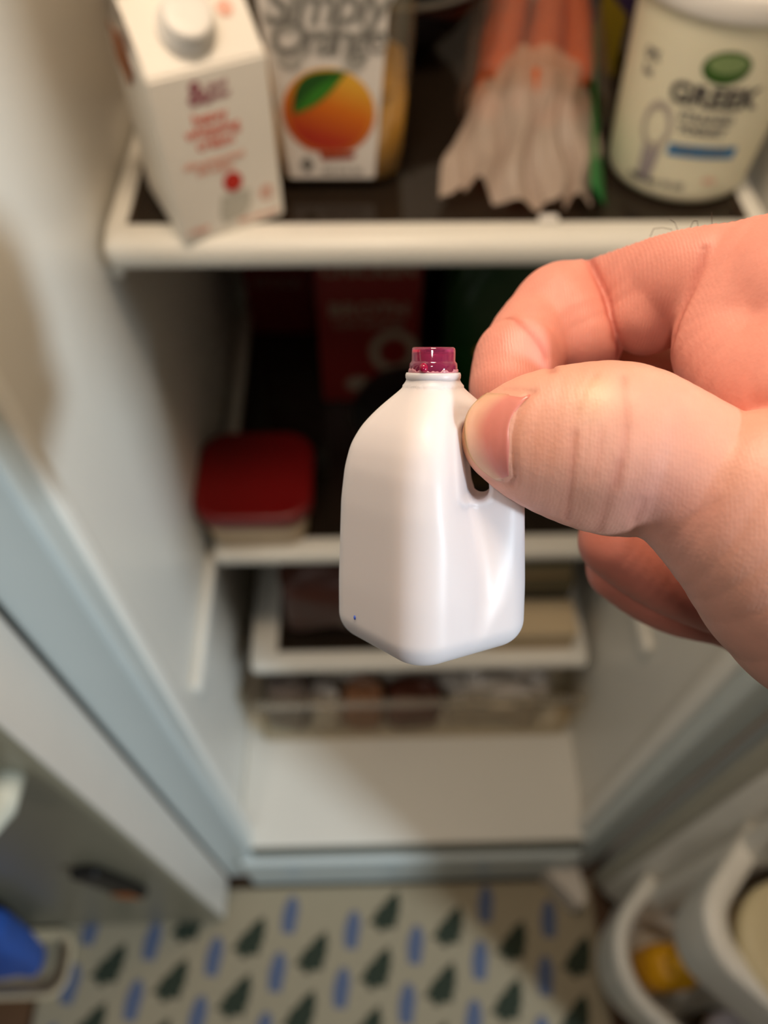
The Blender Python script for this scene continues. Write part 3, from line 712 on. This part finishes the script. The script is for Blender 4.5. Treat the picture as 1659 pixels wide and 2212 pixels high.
def mesh_field(f, lo, hi, step, B=8):
    n = (np.ceil((np.array(hi) - lo) / step / B).astype(int)) * B
    nb = n // B; lo = np.array(lo, float)
    F = np.full(n + 1, 1e3, np.float32)
    bi = np.stack(np.meshgrid(*[np.arange(k) for k in nb], indexing='ij'), -1).reshape(-1, 3)
    c = lo + (bi + .5) * B * step
    d_ = f(c); rad = B * step * .9 + 1.2
    li = np.stack(np.meshgrid(*[np.arange(B + 1)] * 3, indexing='ij'), -1).reshape(-1, 3)
    for s in (-1,):
        for b in bi[d_ < -rad]: F[b[0] * B:b[0] * B + B + 1, b[1] * B:b[1] * B + B + 1, b[2] * B:b[2] * B + B + 1] = -1e3
    near = bi[np.abs(d_) <= rad]
    for k in range(0, len(near), 400):
        bb = near[k:k + 400]; idx = (bb[:, None, :] * B + li[None]).reshape(-1, 3)
        F[idx[:, 0], idx[:, 1], idx[:, 2]] = f(lo + idx * step)
    s = F < 0
    cnt = sum(s[i:n[0] + i, j:n[1] + j, k:n[2] + k].astype(np.int8) for i in (0, 1) for j in (0, 1) for k in (0, 1))
    cell = (cnt > 0) & (cnt < 8); ids = np.full(n, -1, np.int64); ids[cell] = np.arange(cell.sum())
    ci = np.argwhere(cell); acc = np.zeros((len(ci), 3)); num = np.zeros(len(ci))
    cor = [np.array(q) for q in ((0, 0, 0), (1, 0, 0), (0, 1, 0), (1, 1, 0), (0, 0, 1), (1, 0, 1), (0, 1, 1), (1, 1, 1))]
    for a in range(8):
        for b in range(a + 1, 8):
            if np.abs(cor[a] - cor[b]).sum() != 1: continue
            ia, ib = ci + cor[a], ci + cor[b]; fa, fb = F[tuple(ia.T)], F[tuple(ib.T)]; mk = (fa < 0) != (fb < 0)
            t_ = np.where(mk, fa / np.where(fa - fb == 0, 1, fa - fb), 0)
            acc += np.where(mk[:, None], cor[a] + (cor[b] - cor[a]) * t_[:, None], 0); num += mk
    V = lo + (ci + acc / num[:, None]) * step
    Q = []
    for ax in range(3):
        u, w = [(1, 2), (2, 0), (0, 1)][ax]
        sl0 = [slice(1, n[0]), slice(1, n[1]), slice(1, n[2])]; sl0[ax] = slice(0, n[ax]); sl1 = list(sl0); sl1[ax] = slice(1, n[ax] + 1)
        e = np.argwhere(s[tuple(sl0)] != s[tuple(sl1)]); off = np.ones(3, int); off[ax] = 0; e = e + off
        st = s[tuple(e.T)]; du = np.zeros(3, int); du[u] = 1; dw = np.zeros(3, int); dw[w] = 1
        q = np.stack([ids[tuple((e - du - dw).T)], ids[tuple((e - dw).T)], ids[tuple(e.T)], ids[tuple((e - du).T)]], 1)
        q[~st] = q[~st][:, ::-1]; Q.append(q)
    Q = np.concatenate(Q); Q = Q[(Q >= 0).all(1)]
    for _ in range(3):
        g, f0 = grad(f, V), f(V)
        V = V - np.clip(f0 / np.maximum((g * g).sum(1), .2), -.4 * step, .4 * step)[:, None] * g
    return V, Q

def grad(f, V, h=.05):
    g = np.empty_like(V)
    for a in range(3):
        d_ = np.zeros(3); d_[a] = h; g[:, a] = (f(V + d_) - f(V - d_)) / (2 * h)
    return g

def hit(f, pts, zs=95.0, ze=190.0):
    """first surface point of a field along sight lines through the given picture points"""
    D = np.array([[(x - 829.5) / 1661, -(y - 1106) / 1661, 1.0] for x, y in pts]); s = np.full(len(D), zs)
    for _ in range(90): s = np.minimum(s + f(D * s[:, None]) * .7, ze)
    return D * s[:, None]

def field_obj(name, V, Q, m, parent, origin, cols=None, alpha=None):
    me = bpy.data.meshes.new(name); W_ = to_world(V) - origin
    me.vertices.add(len(W_)); me.vertices.foreach_set('co', W_.astype(np.float32).ravel())
    me.loops.add(len(Q) * 4); me.loops.foreach_set('vertex_index', Q.astype(np.int32).ravel())
    me.polygons.add(len(Q)); me.polygons.foreach_set('loop_start', np.arange(0, len(Q) * 4, 4, dtype=np.int32))
    me.polygons.foreach_set('use_smooth', np.ones(len(Q), bool)); me.update(); me.validate()
    if cols is not None:
        ca = me.color_attributes.new('Col', 'FLOAT_COLOR', 'POINT')
        ca.data.foreach_set('color', np.c_[cols, np.ones(len(cols)) if alpha is None else alpha].astype(np.float32).ravel())
    bm = bmesh.new(); bm.from_mesh(me); bmesh.ops.recalc_face_normals(bm, faces=bm.faces); bm.to_mesh(me); bm.free()
    return obj(name, me, m, parent, True)

def seg_d(p, a, b):
    ba = b - a; t_ = np.clip(((p - a) @ ba) / (ba @ ba), 0, 1); return np.linalg.norm(p - a - t_[:, None] * ba, axis=1)
def poly_d(p, pts):
    d_ = np.full(len(p), 1e3)
    lo_, hi_ = pts.min(0) - 4, pts.max(0) + 4; mk = ((p > lo_) & (p < hi_)).all(1)
    if mk.any():
        q = p[mk]; dd = np.full(len(q), 1e3)
        for a, b in zip(pts[:-1], pts[1:]): dd = np.minimum(dd, seg_d(q, a, b))
        d_[mk] = dd
    return d_

# ------------------------------------------------------------------ miniature milk jug
JC = np.array([7.70, 0.0, 125.0]); tl = math.radians(12.0); yw = math.radians(10.5)
JU = np.array([0, math.cos(tl), -math.sin(tl)]); JV0 = np.array([0, -math.sin(tl), -math.cos(tl)]); JX0 = np.array([1.0, 0, 0])
JB = math.cos(yw) * JV0 - math.sin(yw) * JX0          # toward the near corner
JA = math.cos(yw) * JX0 + math.sin(yw) * JV0          # toward the handle corner
HT = np.array([-23, -11.3, 2, 7.3, 11, 14, 16.5, 19.0, 20.4, 23]); HD = np.array([15.45, 15.4, 14.85, 14.2, 13.2, 11.4, 9.0, 6.0, 4.1, 3.9])
_hs = np.linspace(-23, 23, 185); _k = np.exp(-.5 * (np.arange(-12, 13) / 3.2) ** 2); _k /= _k.sum()
_hd = np.convolve(np.pad(np.interp(_hs, HT, HD), 12, mode='edge'), _k, 'valid')
def jug_local(p): q = p - JC; return q @ JA, q @ JB, q @ JU
def jug_f(p):
    a, b, h = jug_local(p)
    hd = np.interp(h, _hs, _hd); r = np.interp(h, [-22, 8, 14, 18, 20.5], [6.4, 6.2, 5.2, 4.2, 3.9])
    s = np.where(h > 20.2, hd, (hd + .414 * r) / 1.414); r = np.minimum(r, s)
    qx, qy = np.abs(a + b) * .70711 - s + r, np.abs(a - b) * .70711 - s + r
    d2 = np.hypot(np.maximum(qx, 0), np.maximum(qy, 0)) + np.minimum(np.maximum(qx, qy), 0) - r
    rb_ = 4.4; w0, w1 = d2 + rb_, (-21.6 - h) + rb_
    d_ = np.minimum(np.maximum(w0, w1), 0) + np.hypot(np.maximum(w0, 0), np.maximum(w1, 0)) - rb_
    d_ = np.maximum(d_, h - 21.5)
    a0 = np.interp(h, [-22, -14, -8, 2, 11, 16, 22], [12.0, 10.6, 9.2, 6.4, 5.0, 4.6, 6.0])
    bt = np.interp(h, [-22, -20, -12, 0, 6, 12, 17, 20, 22], [17, 13.5, 8.6, 4.6, 3.0, 2.7, 5.0, 9, 12])
    d_ = smax(d_, smin(a - a0, np.abs(b) - bt, 2.5), 4.2)
    hole = np.hypot(a - 7.5 + .10 * (h - 6), np.maximum(np.maximum(4.7 - h, h - 13.5), 0)) - 1.7
    d_ = d_ - .22 * np.exp(-((hole - .55) / .42) ** 2) * (np.abs(b) > 1.0)
    return smax(d_, -hole, .5)
jo = to_world(JC[None])[0]
jug = thing('milk_jug', 'miniature white plastic milk jug with a magenta cap held between thumb and finger', 'jug', tuple(jo))
V, Q = mesh_field(jug_f, JC - 26, JC + 26, .30)
field_obj('jug_body', V, Q, M['jug'], jug, jo)
def jl(p, h0=0):                                # ring of the jug's own axis -> world offset
    x, y, z = p; return Vector(to_world((JC + JA * x + JB * y + JU * z)[None])[0] - jo)
def jlathe(prof, n=72):
    bm = lathe(prof, n)
    for v_ in bm.verts: v_.co = jl(v_.co)
    return bm
obj('neck_ring', jlathe([(3.7, 20.9), (4.15, 21.1), (4.32, 21.5), (4.34, 22.0), (4.22, 22.3), (3.6, 22.35)]), M['jug'], jug, True)
mcap = mat('magenta_cap_plastic', (236, 84, 140), .07, spec=.6, var=.03, trans=.82, coat=.3)
obj('cap', jlathe([(3.70, 22.2), (3.78, 22.4), (3.76, 23.3), (3.70, 23.75), (3.50, 23.95), (3.42, 24.15), (3.42, 25.75), (3.34, 26.05), (3.10, 26.22), (1.5, 26.24), (.01, 26.24)]), mcap, jug, True)
obj('cap_liner', jlathe([(2.6, 21.6), (2.6, 25.0), (2.4, 25.2), (.01, 25.2)], 48), mat('dark_magenta_core', (110, 18, 56), .4), jug, True)
gr = []
for r_, w_ in ((3.70, 0), (3.90, .02), (3.93, .45), (3.86, .85), (3.72, 1.0)):
    gr.append([])
    for k in range(120):
        an = 2 * PI * k / 120; hh = .42 + .30 * math.sin(5 * an + 1) * math.sin(3 * an) + .14 * math.sin(13 * an + 2) + .08 * math.sin(31 * an)
        q_ = r_ + .05 * math.sin(23 * an + 9 * w_) * w_
        gr[-1].append(jl((q_ * math.cos(an), q_ * math.sin(an), 22.34 + max(.15, hh) * w_)))
gb = rings_mesh(gr, False, False)
obj('glue_residue', gb, mat('pink_glue', (232, 160, 172), .18, var=.25, scale=1500, trans=.45), jug, True)
hp_ = bmesh.new(); bmesh.ops.create_icosphere(hp_, subdivisions=3, radius=1, matrix=Matrix.Translation(jl((3.70 * math.sin(-.28), 3.70 * math.cos(-.28), 23.1))) @ Matrix.Diagonal((.0007, .00085, .0007, 1)))
obj('cap_notch', hp_, mat('deep_magenta', (150, 14, 56), .15), jug, True)
sp_ = hit(jug_f, [(766.5, 1334)])[0]
bm = bmesh.new(); bmesh.ops.create_icosphere(bm, subdivisions=2, radius=1, matrix=Matrix.Translation(Vector(to_world(sp_[None])[0] - jo)) @ Matrix.Diagonal((.00022, .0004, .00035, 1)))
obj('paint_speck', bm, M['speck'], jug, True)

# ------------------------------------------------------------------ hand
def chain(pts, sub=3):
    """smooth tapering spine: (px, py, z, radius mm) stations"""
    A = np.array([[*P3(*p[:3]), p[3]] for p in pts]); out = []
    Pd = np.vstack([2 * A[0] - A[1], A, 2 * A[-1] - A[-2]])
    for i in range(1, len(Pd) - 2):
        p0, p1, p2, p3 = Pd[i - 1:i + 3]
        for k in range(sub):
            s = k / sub; out.append(.5 * (2 * p1 + (p2 - p0) * s + (2 * p0 - 5 * p1 + 4 * p2 - p3) * s * s + (3 * p1 - p0 - 3 * p2 + p3) * s ** 3))
    out.append(A[-1]); return np.array(out)
def chain_f(p, C, flat=1.0, fn=None):
    m_ = C[:, 3].max() + 6; bc, bh = (C[:, :3].min(0) + C[:, :3].max(0)) / 2, (C[:, :3].max(0) - C[:, :3].min(0)) / 2 + m_
    e_ = np.maximum(np.abs(p - bc) - bh, 0); far = np.sqrt((e_ * e_).sum(1)); ins = far <= 0
    out_ = far + 6
    if not ins.any(): return out_
    p = p[ins]; d_ = np.full(len(p), 1e3)
    for a, b in zip(C[:-1], C[1:]):
        ba = b[:3] - a[:3]; pa = p - a[:3]; t_ = np.clip((pa @ ba) / max(ba @ ba, 1e-9), 0, 1); w = pa - t_[:, None] * ba
        if flat != 1.0:
            c = w @ fn; w = w + np.outer(c * (flat - 1), fn)
        d_ = np.minimum(d_, (np.sqrt((w * w).sum(1)) - (a[3] + t_ * (b[3] - a[3]))))
    out_[ins] = d_; return out_
TH = chain([(1106, 944, 117.0, 7.6), (1175, 950, 116.3, 10.3), (1255, 961, 115.4, 12.1), (1335, 972, 114.6, 13.0), (1415, 990, 113.6, 11.8), (1495, 1030, 112.6, 11.5), (1575, 1082, 111.8, 12.7), (1700, 1135, 111, 17.0), (1860, 1230, 112, 22.0), (2150, 1380, 112, 25.0)])
BON = chain([(1112, 905, 135, 6.3), (1112, 850, 137, 7.0), (1120, 800, 139.5, 7.6), (1150, 735, 145, 8.0), (1210, 680, 151, 9.0), (1283, 632, 155, 10.3), (1340, 614, 151.5, 10.2), (1420, 606, 143.8, 10.2), (1500, 612, 136.8, 10.8), (1600, 622, 133.2, 11.8), (1780, 690, 126, 18), (2000, 800, 123, 24)], 3)
PADS = [chain([(1102, 835, 135.2, 7.0), (1112, 775, 137, 7.1)], 1),
        chain([(1207, 662, 147.6, 7.9), (1232, 700, 146.2, 8.1), (1256, 738, 145, 7.7)], 2),
        chain([(1412, 590, 145.5, 8.8), (1404, 640, 142.5, 8.1), (1397, 686, 140.2, 6.8)], 2),
        chain([(1604, 600, 132, 8.2), (1588, 680, 128.5, 8.9), (1578, 755, 127, 9.3), (1640, 825, 123, 11), (1780, 880, 120, 17), (1960, 1000, 118, 24)], 3),
        chain([(1705, 845, 113, 6.0), (1800, 900, 114, 9)], 1)]
MID = chain([(1335, 1168, 149, 7.6), (1400, 1200, 150, 8.8), (1480, 1232, 150, 9.8), (1600, 1270, 148, 10.2), (1760, 1290, 145, 11.5), (1960, 1230, 140, 16)])
RNG = chain([(1343, 1226, 158, 7.2), (1410, 1262, 160, 8.2), (1480, 1288, 160, 8.6), (1600, 1315, 158, 8.8), (1760, 1380, 152, 11), (1960, 1330, 145, 16)])
LIT = chain([(1440, 1190, 170, 6.6), (1560, 1240, 172, 7.6), (1700, 1300, 168, 8.4), (1960, 1330, 155, 13)])
MDB = chain([(1250, 850, 164, 8.2), (1330, 835, 163, 8.8), (1440, 830, 160, 9.4), (1560, 860, 154, 11), (1780, 950, 142, 16), (1960, 1100, 135, 24)])
PLM = chain([(1800, 950, 134, 18), (1960, 1060, 132, 26), (2150, 1250, 124, 29), (2450, 1500, 118, 28), (2900, 1800, 112, 27)])
TN = np.array([-.05, -.16, -1.0]); TN /= np.linalg.norm(TN)
def hand_raw(p):
    th = chain_f(p, TH, 1.22, TN); ix = index_only(p)
    lo_ = np.minimum(smin(chain_f(p, MID), chain_f(p, MDB), .4), np.minimum(chain_f(p, RNG), chain_f(p, LIT)))
    d_ = smin(smin(ix, th, .5), lo_, .4)
    return smin(d_, chain_f(p, PLM), 5.0)
def thumb_only(p): return chain_f(p, TH, 1.22, TN)
def index_only(p):
    b_ = chain_f(p, BON); pd_ = [smin(b_, chain_f(p, c), 2.4) for c in PADS]
    d_ = pd_[0]
    for q_ in pd_[1:]: d_ = smin(d_, q_, .35)
    return d_
# flexion folds, knuckle lines and the nail fold: (points, depth mm, width mm, redness)
FOLDS = [
    ([(1266, 546), (1284, 580), (1302, 630), (1316, 680), (1327, 730), (1336, 768)], 0.30, .6, .6),
    ([(1096, 686), (1126, 700), (1158, 732), (1180, 770), (1194, 802)], 0.35, .5, .4),
    ([(1521, 537), (1515, 575), (1497, 620), (1476, 670), (1459, 720), (1450, 764)], 0.3, .6, .4),
    ([(1348, 815), (1352, 860), (1354, 915), (1350, 965), (1340, 1010), (1333, 1050)], .16, .42, .22),
    ([(1241, 935), (1238, 985), (1233, 1040), (1227, 1090), (1222, 1122)], .18, .42, .24),
    ([(1336, 1002), (1318, 1060), (1303, 1110), (1292, 1145)], .14, .5, .16),
    ([(1284, 812), (1262, 850), (1246, 890)], .12, .5, .15),
    ([(1300, 930), (1292, 985), (1280, 1035)], .10, .5, .10),
    ([(1152, 846), (1135, 866), (1120, 892), (1111, 925), (1107, 960), (1110, 1000), (1113, 1030), (1106, 1046)], .42, .42, .12),
    ([(1152, 846), (1120, 843), (1085, 842)], .30, .40, .10), ([(1106, 1046), (1080, 1046), (1052, 1036)], .28, .40, .10),
    ([(1450, 1170), (1490, 1120), (1540, 1090)], .08, .8, .05),
    ([(1375, 1152), (1372, 1118), (1388, 1085)], .25, .7, .12),
]
FP = [hit(hand_raw, f[0]) for f in FOLDS]
KN = hit(hand_raw, [(1283, 858)])[0]
def hand_f(p):
    d_ = hand_raw(p)
    for (pts, dep, wid, red), q in zip(FOLDS, FP):
        dd = poly_d(p, q); d_ = d_ + dep * np.exp(-(dd / wid) ** 2)
    d_ = d_ - .35 * np.exp(-(((p - KN) ** 2).sum(1)) / 9.0)
    return np.maximum(d_, p[:, 0] - 128)
ho = to_world(P3(1500, 900, 130)[None])[0]
V, Q = mesh_field(hand_f, np.array([4, -62, 92]), np.array([132, 48, 184]), .55)
# skin colour of its own: pinker finger pads and folds, paler knuckle, yellowish thumb tip; plus shade painted on the lower fingers
skin = np.tile(np.array(lin((230, 168, 146))), (len(V), 1)); pinkc = np.array(lin((228, 146, 130))); redc = np.array(lin((170, 66, 52)))
w = np.clip(1 - (index_only(V) - .2) / 1.5, 0, 1)[:, None] * .8; skin = skin * (1 - w) + pinkc * w
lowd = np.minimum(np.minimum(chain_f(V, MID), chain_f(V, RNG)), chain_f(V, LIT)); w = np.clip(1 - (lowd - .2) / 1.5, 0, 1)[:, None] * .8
skin = skin * (1 - w) + np.array(lin((198, 112, 96))) * w  # darker red on the lower fingers: shade under the thumb, painted in
for (pts, dep, wid, red), q in zip(FOLDS, FP):
    w = (red * np.exp(-(poly_d(V, q) / (1.6 * wid)) ** 2))[:, None]; skin = skin * (1 - w) + redc * w
w = (.55 * np.exp(-((V - KN) ** 2).sum(1) / 10))[:, None]; skin = skin * (1 - w) + np.array(lin((240, 206, 170))) * w
tip = P3(1000, 950, 114); w = (.75 * np.exp(-((V - tip) ** 2).sum(1) / 12))[:, None]; skin = skin * (1 - w) + np.array(lin((226, 176, 112))) * w
for (px, py, c, s_, k_) in ((1275, 1080, (176, 118, 92), 14, .35), (1420, 1080, (196, 130, 120), 40, .4), (1530, 1110, (200, 140, 136), 40, .3), (1180, 960, (214, 136, 104), 14, .35)):
    q = hit(hand_raw, [(px, py)])[0]; w = (k_ * np.exp(-((V - q) ** 2).sum(1) / s_))[:, None]; skin = skin * (1 - w) + np.array(lin(c)) * w
padm = np.clip(1 - (index_only(V) - .3) / .8, 0, 1) * np.clip((1560 - (V[:, 0] / V[:, 2] * 1661 + 829.5)) / 120, 0, 1)   # where friction ridges show
ms = mat('skin', (0, 0, 0), .48, spec=.40, var=.11, scale=260, sss=.16, ssr=(1.0, .34, .2), sscale=.0016, vcol='Col')
nt = ms.node_tree; b = nt.nodes['Principled BSDF']; tc = [x for x in nt.nodes if x.type == 'TEX_COORD'][0]
wv = nt.nodes.new('ShaderNodeTexWave'); wv.inputs['Scale'].default_value = 640; wv.inputs['Distortion'].default_value = 3.0; wv.inputs['Detail'].default_value = 2; wv.inputs['Detail Scale'].default_value = 1.2; wv.bands_direction = 'X'
vo = nt.nodes.new('ShaderNodeTexVoronoi'); vo.inputs['Scale'].default_value = 1500
nz = nt.nodes.new('ShaderNodeTexNoise'); nz.inputs['Scale'].default_value = 420; nz.inputs['Detail'].default_value = 4
for n_ in (wv, vo, nz): nt.links.new(tc.outputs['Object'], n_.inputs['Vector'])
m1 = nt.nodes.new('ShaderNodeMath'); m1.operation = 'MULTIPLY_ADD'; mk_ = nt.nodes.new('ShaderNodeMath'); mk_.operation = 'MULTIPLY_ADD'; mk_.inputs[1].default_value = .55; mk_.inputs[2].default_value = .12
va_ = [x for x in nt.nodes if x.type == 'VERTEX_COLOR'][0]; nt.links.new(va_.outputs[1], mk_.inputs[0])
nt.links.new(wv.outputs['Fac'], m1.inputs[0]); nt.links.new(mk_.outputs[0], m1.inputs[1])
m2 = nt.nodes.new('ShaderNodeMath'); m2.operation = 'MULTIPLY_ADD'; m2.inputs[1].default_value = .5; nt.links.new(vo.outputs['Distance'], m2.inputs[0]); nt.links.new(nz.outputs['Fac'], m2.inputs[2])
nt.links.new(m2.outputs[0], m1.inputs[2])
bp = nt.nodes.new('ShaderNodeBump'); bp.inputs['Strength'].default_value = .2; bp.inputs['Distance'].default_value = .00025
nt.links.new(m1.outputs[0], bp.inputs['Height']); nt.links.new(bp.outputs[0], b.inputs['Normal'])
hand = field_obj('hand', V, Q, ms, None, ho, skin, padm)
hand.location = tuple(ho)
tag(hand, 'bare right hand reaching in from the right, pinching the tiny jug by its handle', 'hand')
# thumbnail
NU, NV = 30, 24
def nail_px(u, v_):                            # u: 0 free edge .. 1 cuticle, v: 0 top .. 1 bottom
    y = 850 + (1038 - 850) * v_; k = 2 * v_ - 1
    xf = 1006 + 58 * abs(k) ** 2.6 + 12 * k; xc = 1106 + 50 * max(0, -k) ** 2.4 - 4 * max(0, k) ** 2
    return xf + (xc - xf) * u, y
pp = [nail_px(i / NU, j / NV) for i in range(NU + 1) for j in range(NV + 1)]
T3 = hit(lambda p: thumb_only(p), pp)
gn = grad(thumb_only, T3); gn /= np.linalg.norm(gn, axis=1)[:, None]
uu = np.repeat(np.arange(NU + 1) / NU, NV + 1); vv = np.tile(np.arange(NV + 1) / NV, NU + 1)
lift = .06 + .12 * (1 - uu) - .45 * np.clip((uu - .9) / .1, 0, 1) - .35 * np.clip((np.abs(2 * vv - 1) - .88) / .12, 0, 1) * uu
N3 = T3 + gn * lift[:, None]
nW = to_world(N3) - ho; nB = to_world(N3 - gn * .55) - ho; K = len(nW)
fs = []
for i in range(NU):
    for j in range(NV):
        a = i * (NV + 1) + j; q = (a, a + 1, a + NV + 2, a + NV + 1); fs.append(q); fs.append(tuple(K + x for x in q[::-1]))
rim = [j for j in range(NV + 1)] + [(i + 1) * (NV + 1) + NV for i in range(NU)] + [NU * (NV + 1) + NV - 1 - j for j in range(NV)] + [(NU - 1 - i) * (NV + 1) for i in range(NU - 1)]
for a, c in zip(rim, rim[1:] + rim[:1]): fs.append((a, K + a, K + c, c))
me = bpy.data.meshes.new('thumbnail'); me.from_pydata([tuple(p) for p in np.vstack([nW, nB])], [], fs)
pk_, wt_, yl_, cu_ = (np.array(lin(c)) for c in ((222, 136, 122), (230, 180, 150), (226, 186, 132), (234, 192, 166)))
s1 = np.clip((uu - (.10 + .16 * np.abs(2 * vv - 1) ** 2)) / .34, 0, 1)[:, None]; c = wt_ * (1 - s1) + pk_ * s1
s0 = np.clip(1 - uu / .06, 0, 1)[:, None]; c = c * (1 - s0) + yl_ * s0
s2 = np.clip((uu - .93) / .05, 0, 1)[:, None]; c = c * (1 - s2) + cu_ * s2
mv = (.4 * np.clip((vv - .45) / .4, 0, 1) * np.clip((uu - .45) / .4, 0, 1))[:, None]; c = c * (1 - mv) + np.array(lin((176, 100, 96))) * mv
ca = me.color_attributes.new('Col', 'FLOAT_COLOR', 'POINT'); ca.data.foreach_set('color', np.c_[np.vstack([c, c]), np.ones(2 * K)].astype(np.float32).ravel())
bm = bmesh.new(); bm.from_mesh(me); bmesh.ops.recalc_face_normals(bm, faces=bm.faces); bm.to_mesh(me); bm.free()
tag(obj('thumbnail', me, mat('nail', (0, 0, 0), .28, spec=.5, var=.04, scale=700, sss=.2, ssr=(1, .4, .3), sscale=.001, vcol='Col'), hand, True), 'pink thumbnail with a pale free edge')
# stray finger hairs
mh = mat('hair', (70, 48, 34), .5)
for pts in ([(1404, 512), (1412, 494), (1432, 492), (1452, 496)], [(1448, 476), (1458, 482), (1464, 496), (1463, 512)], [(1492, 508), (1492, 490), (1498, 478), (1506, 478), (1508, 490)], [(1536, 504), (1538, 480), (1537, 458)]):
    C = [Vector(to_world(P3(x, y, 143 - (x - 1400) * .07)[None])[0] - ho) for x, y in pts]
    fine = []
    for i in range(len(C) - 1):
        for k in range(5): fine.append(C[i].lerp(C[i + 1], k / 5))
    fine.append(C[-1]); obj('hair', tube(fine, .00005, 5), mh, hand)
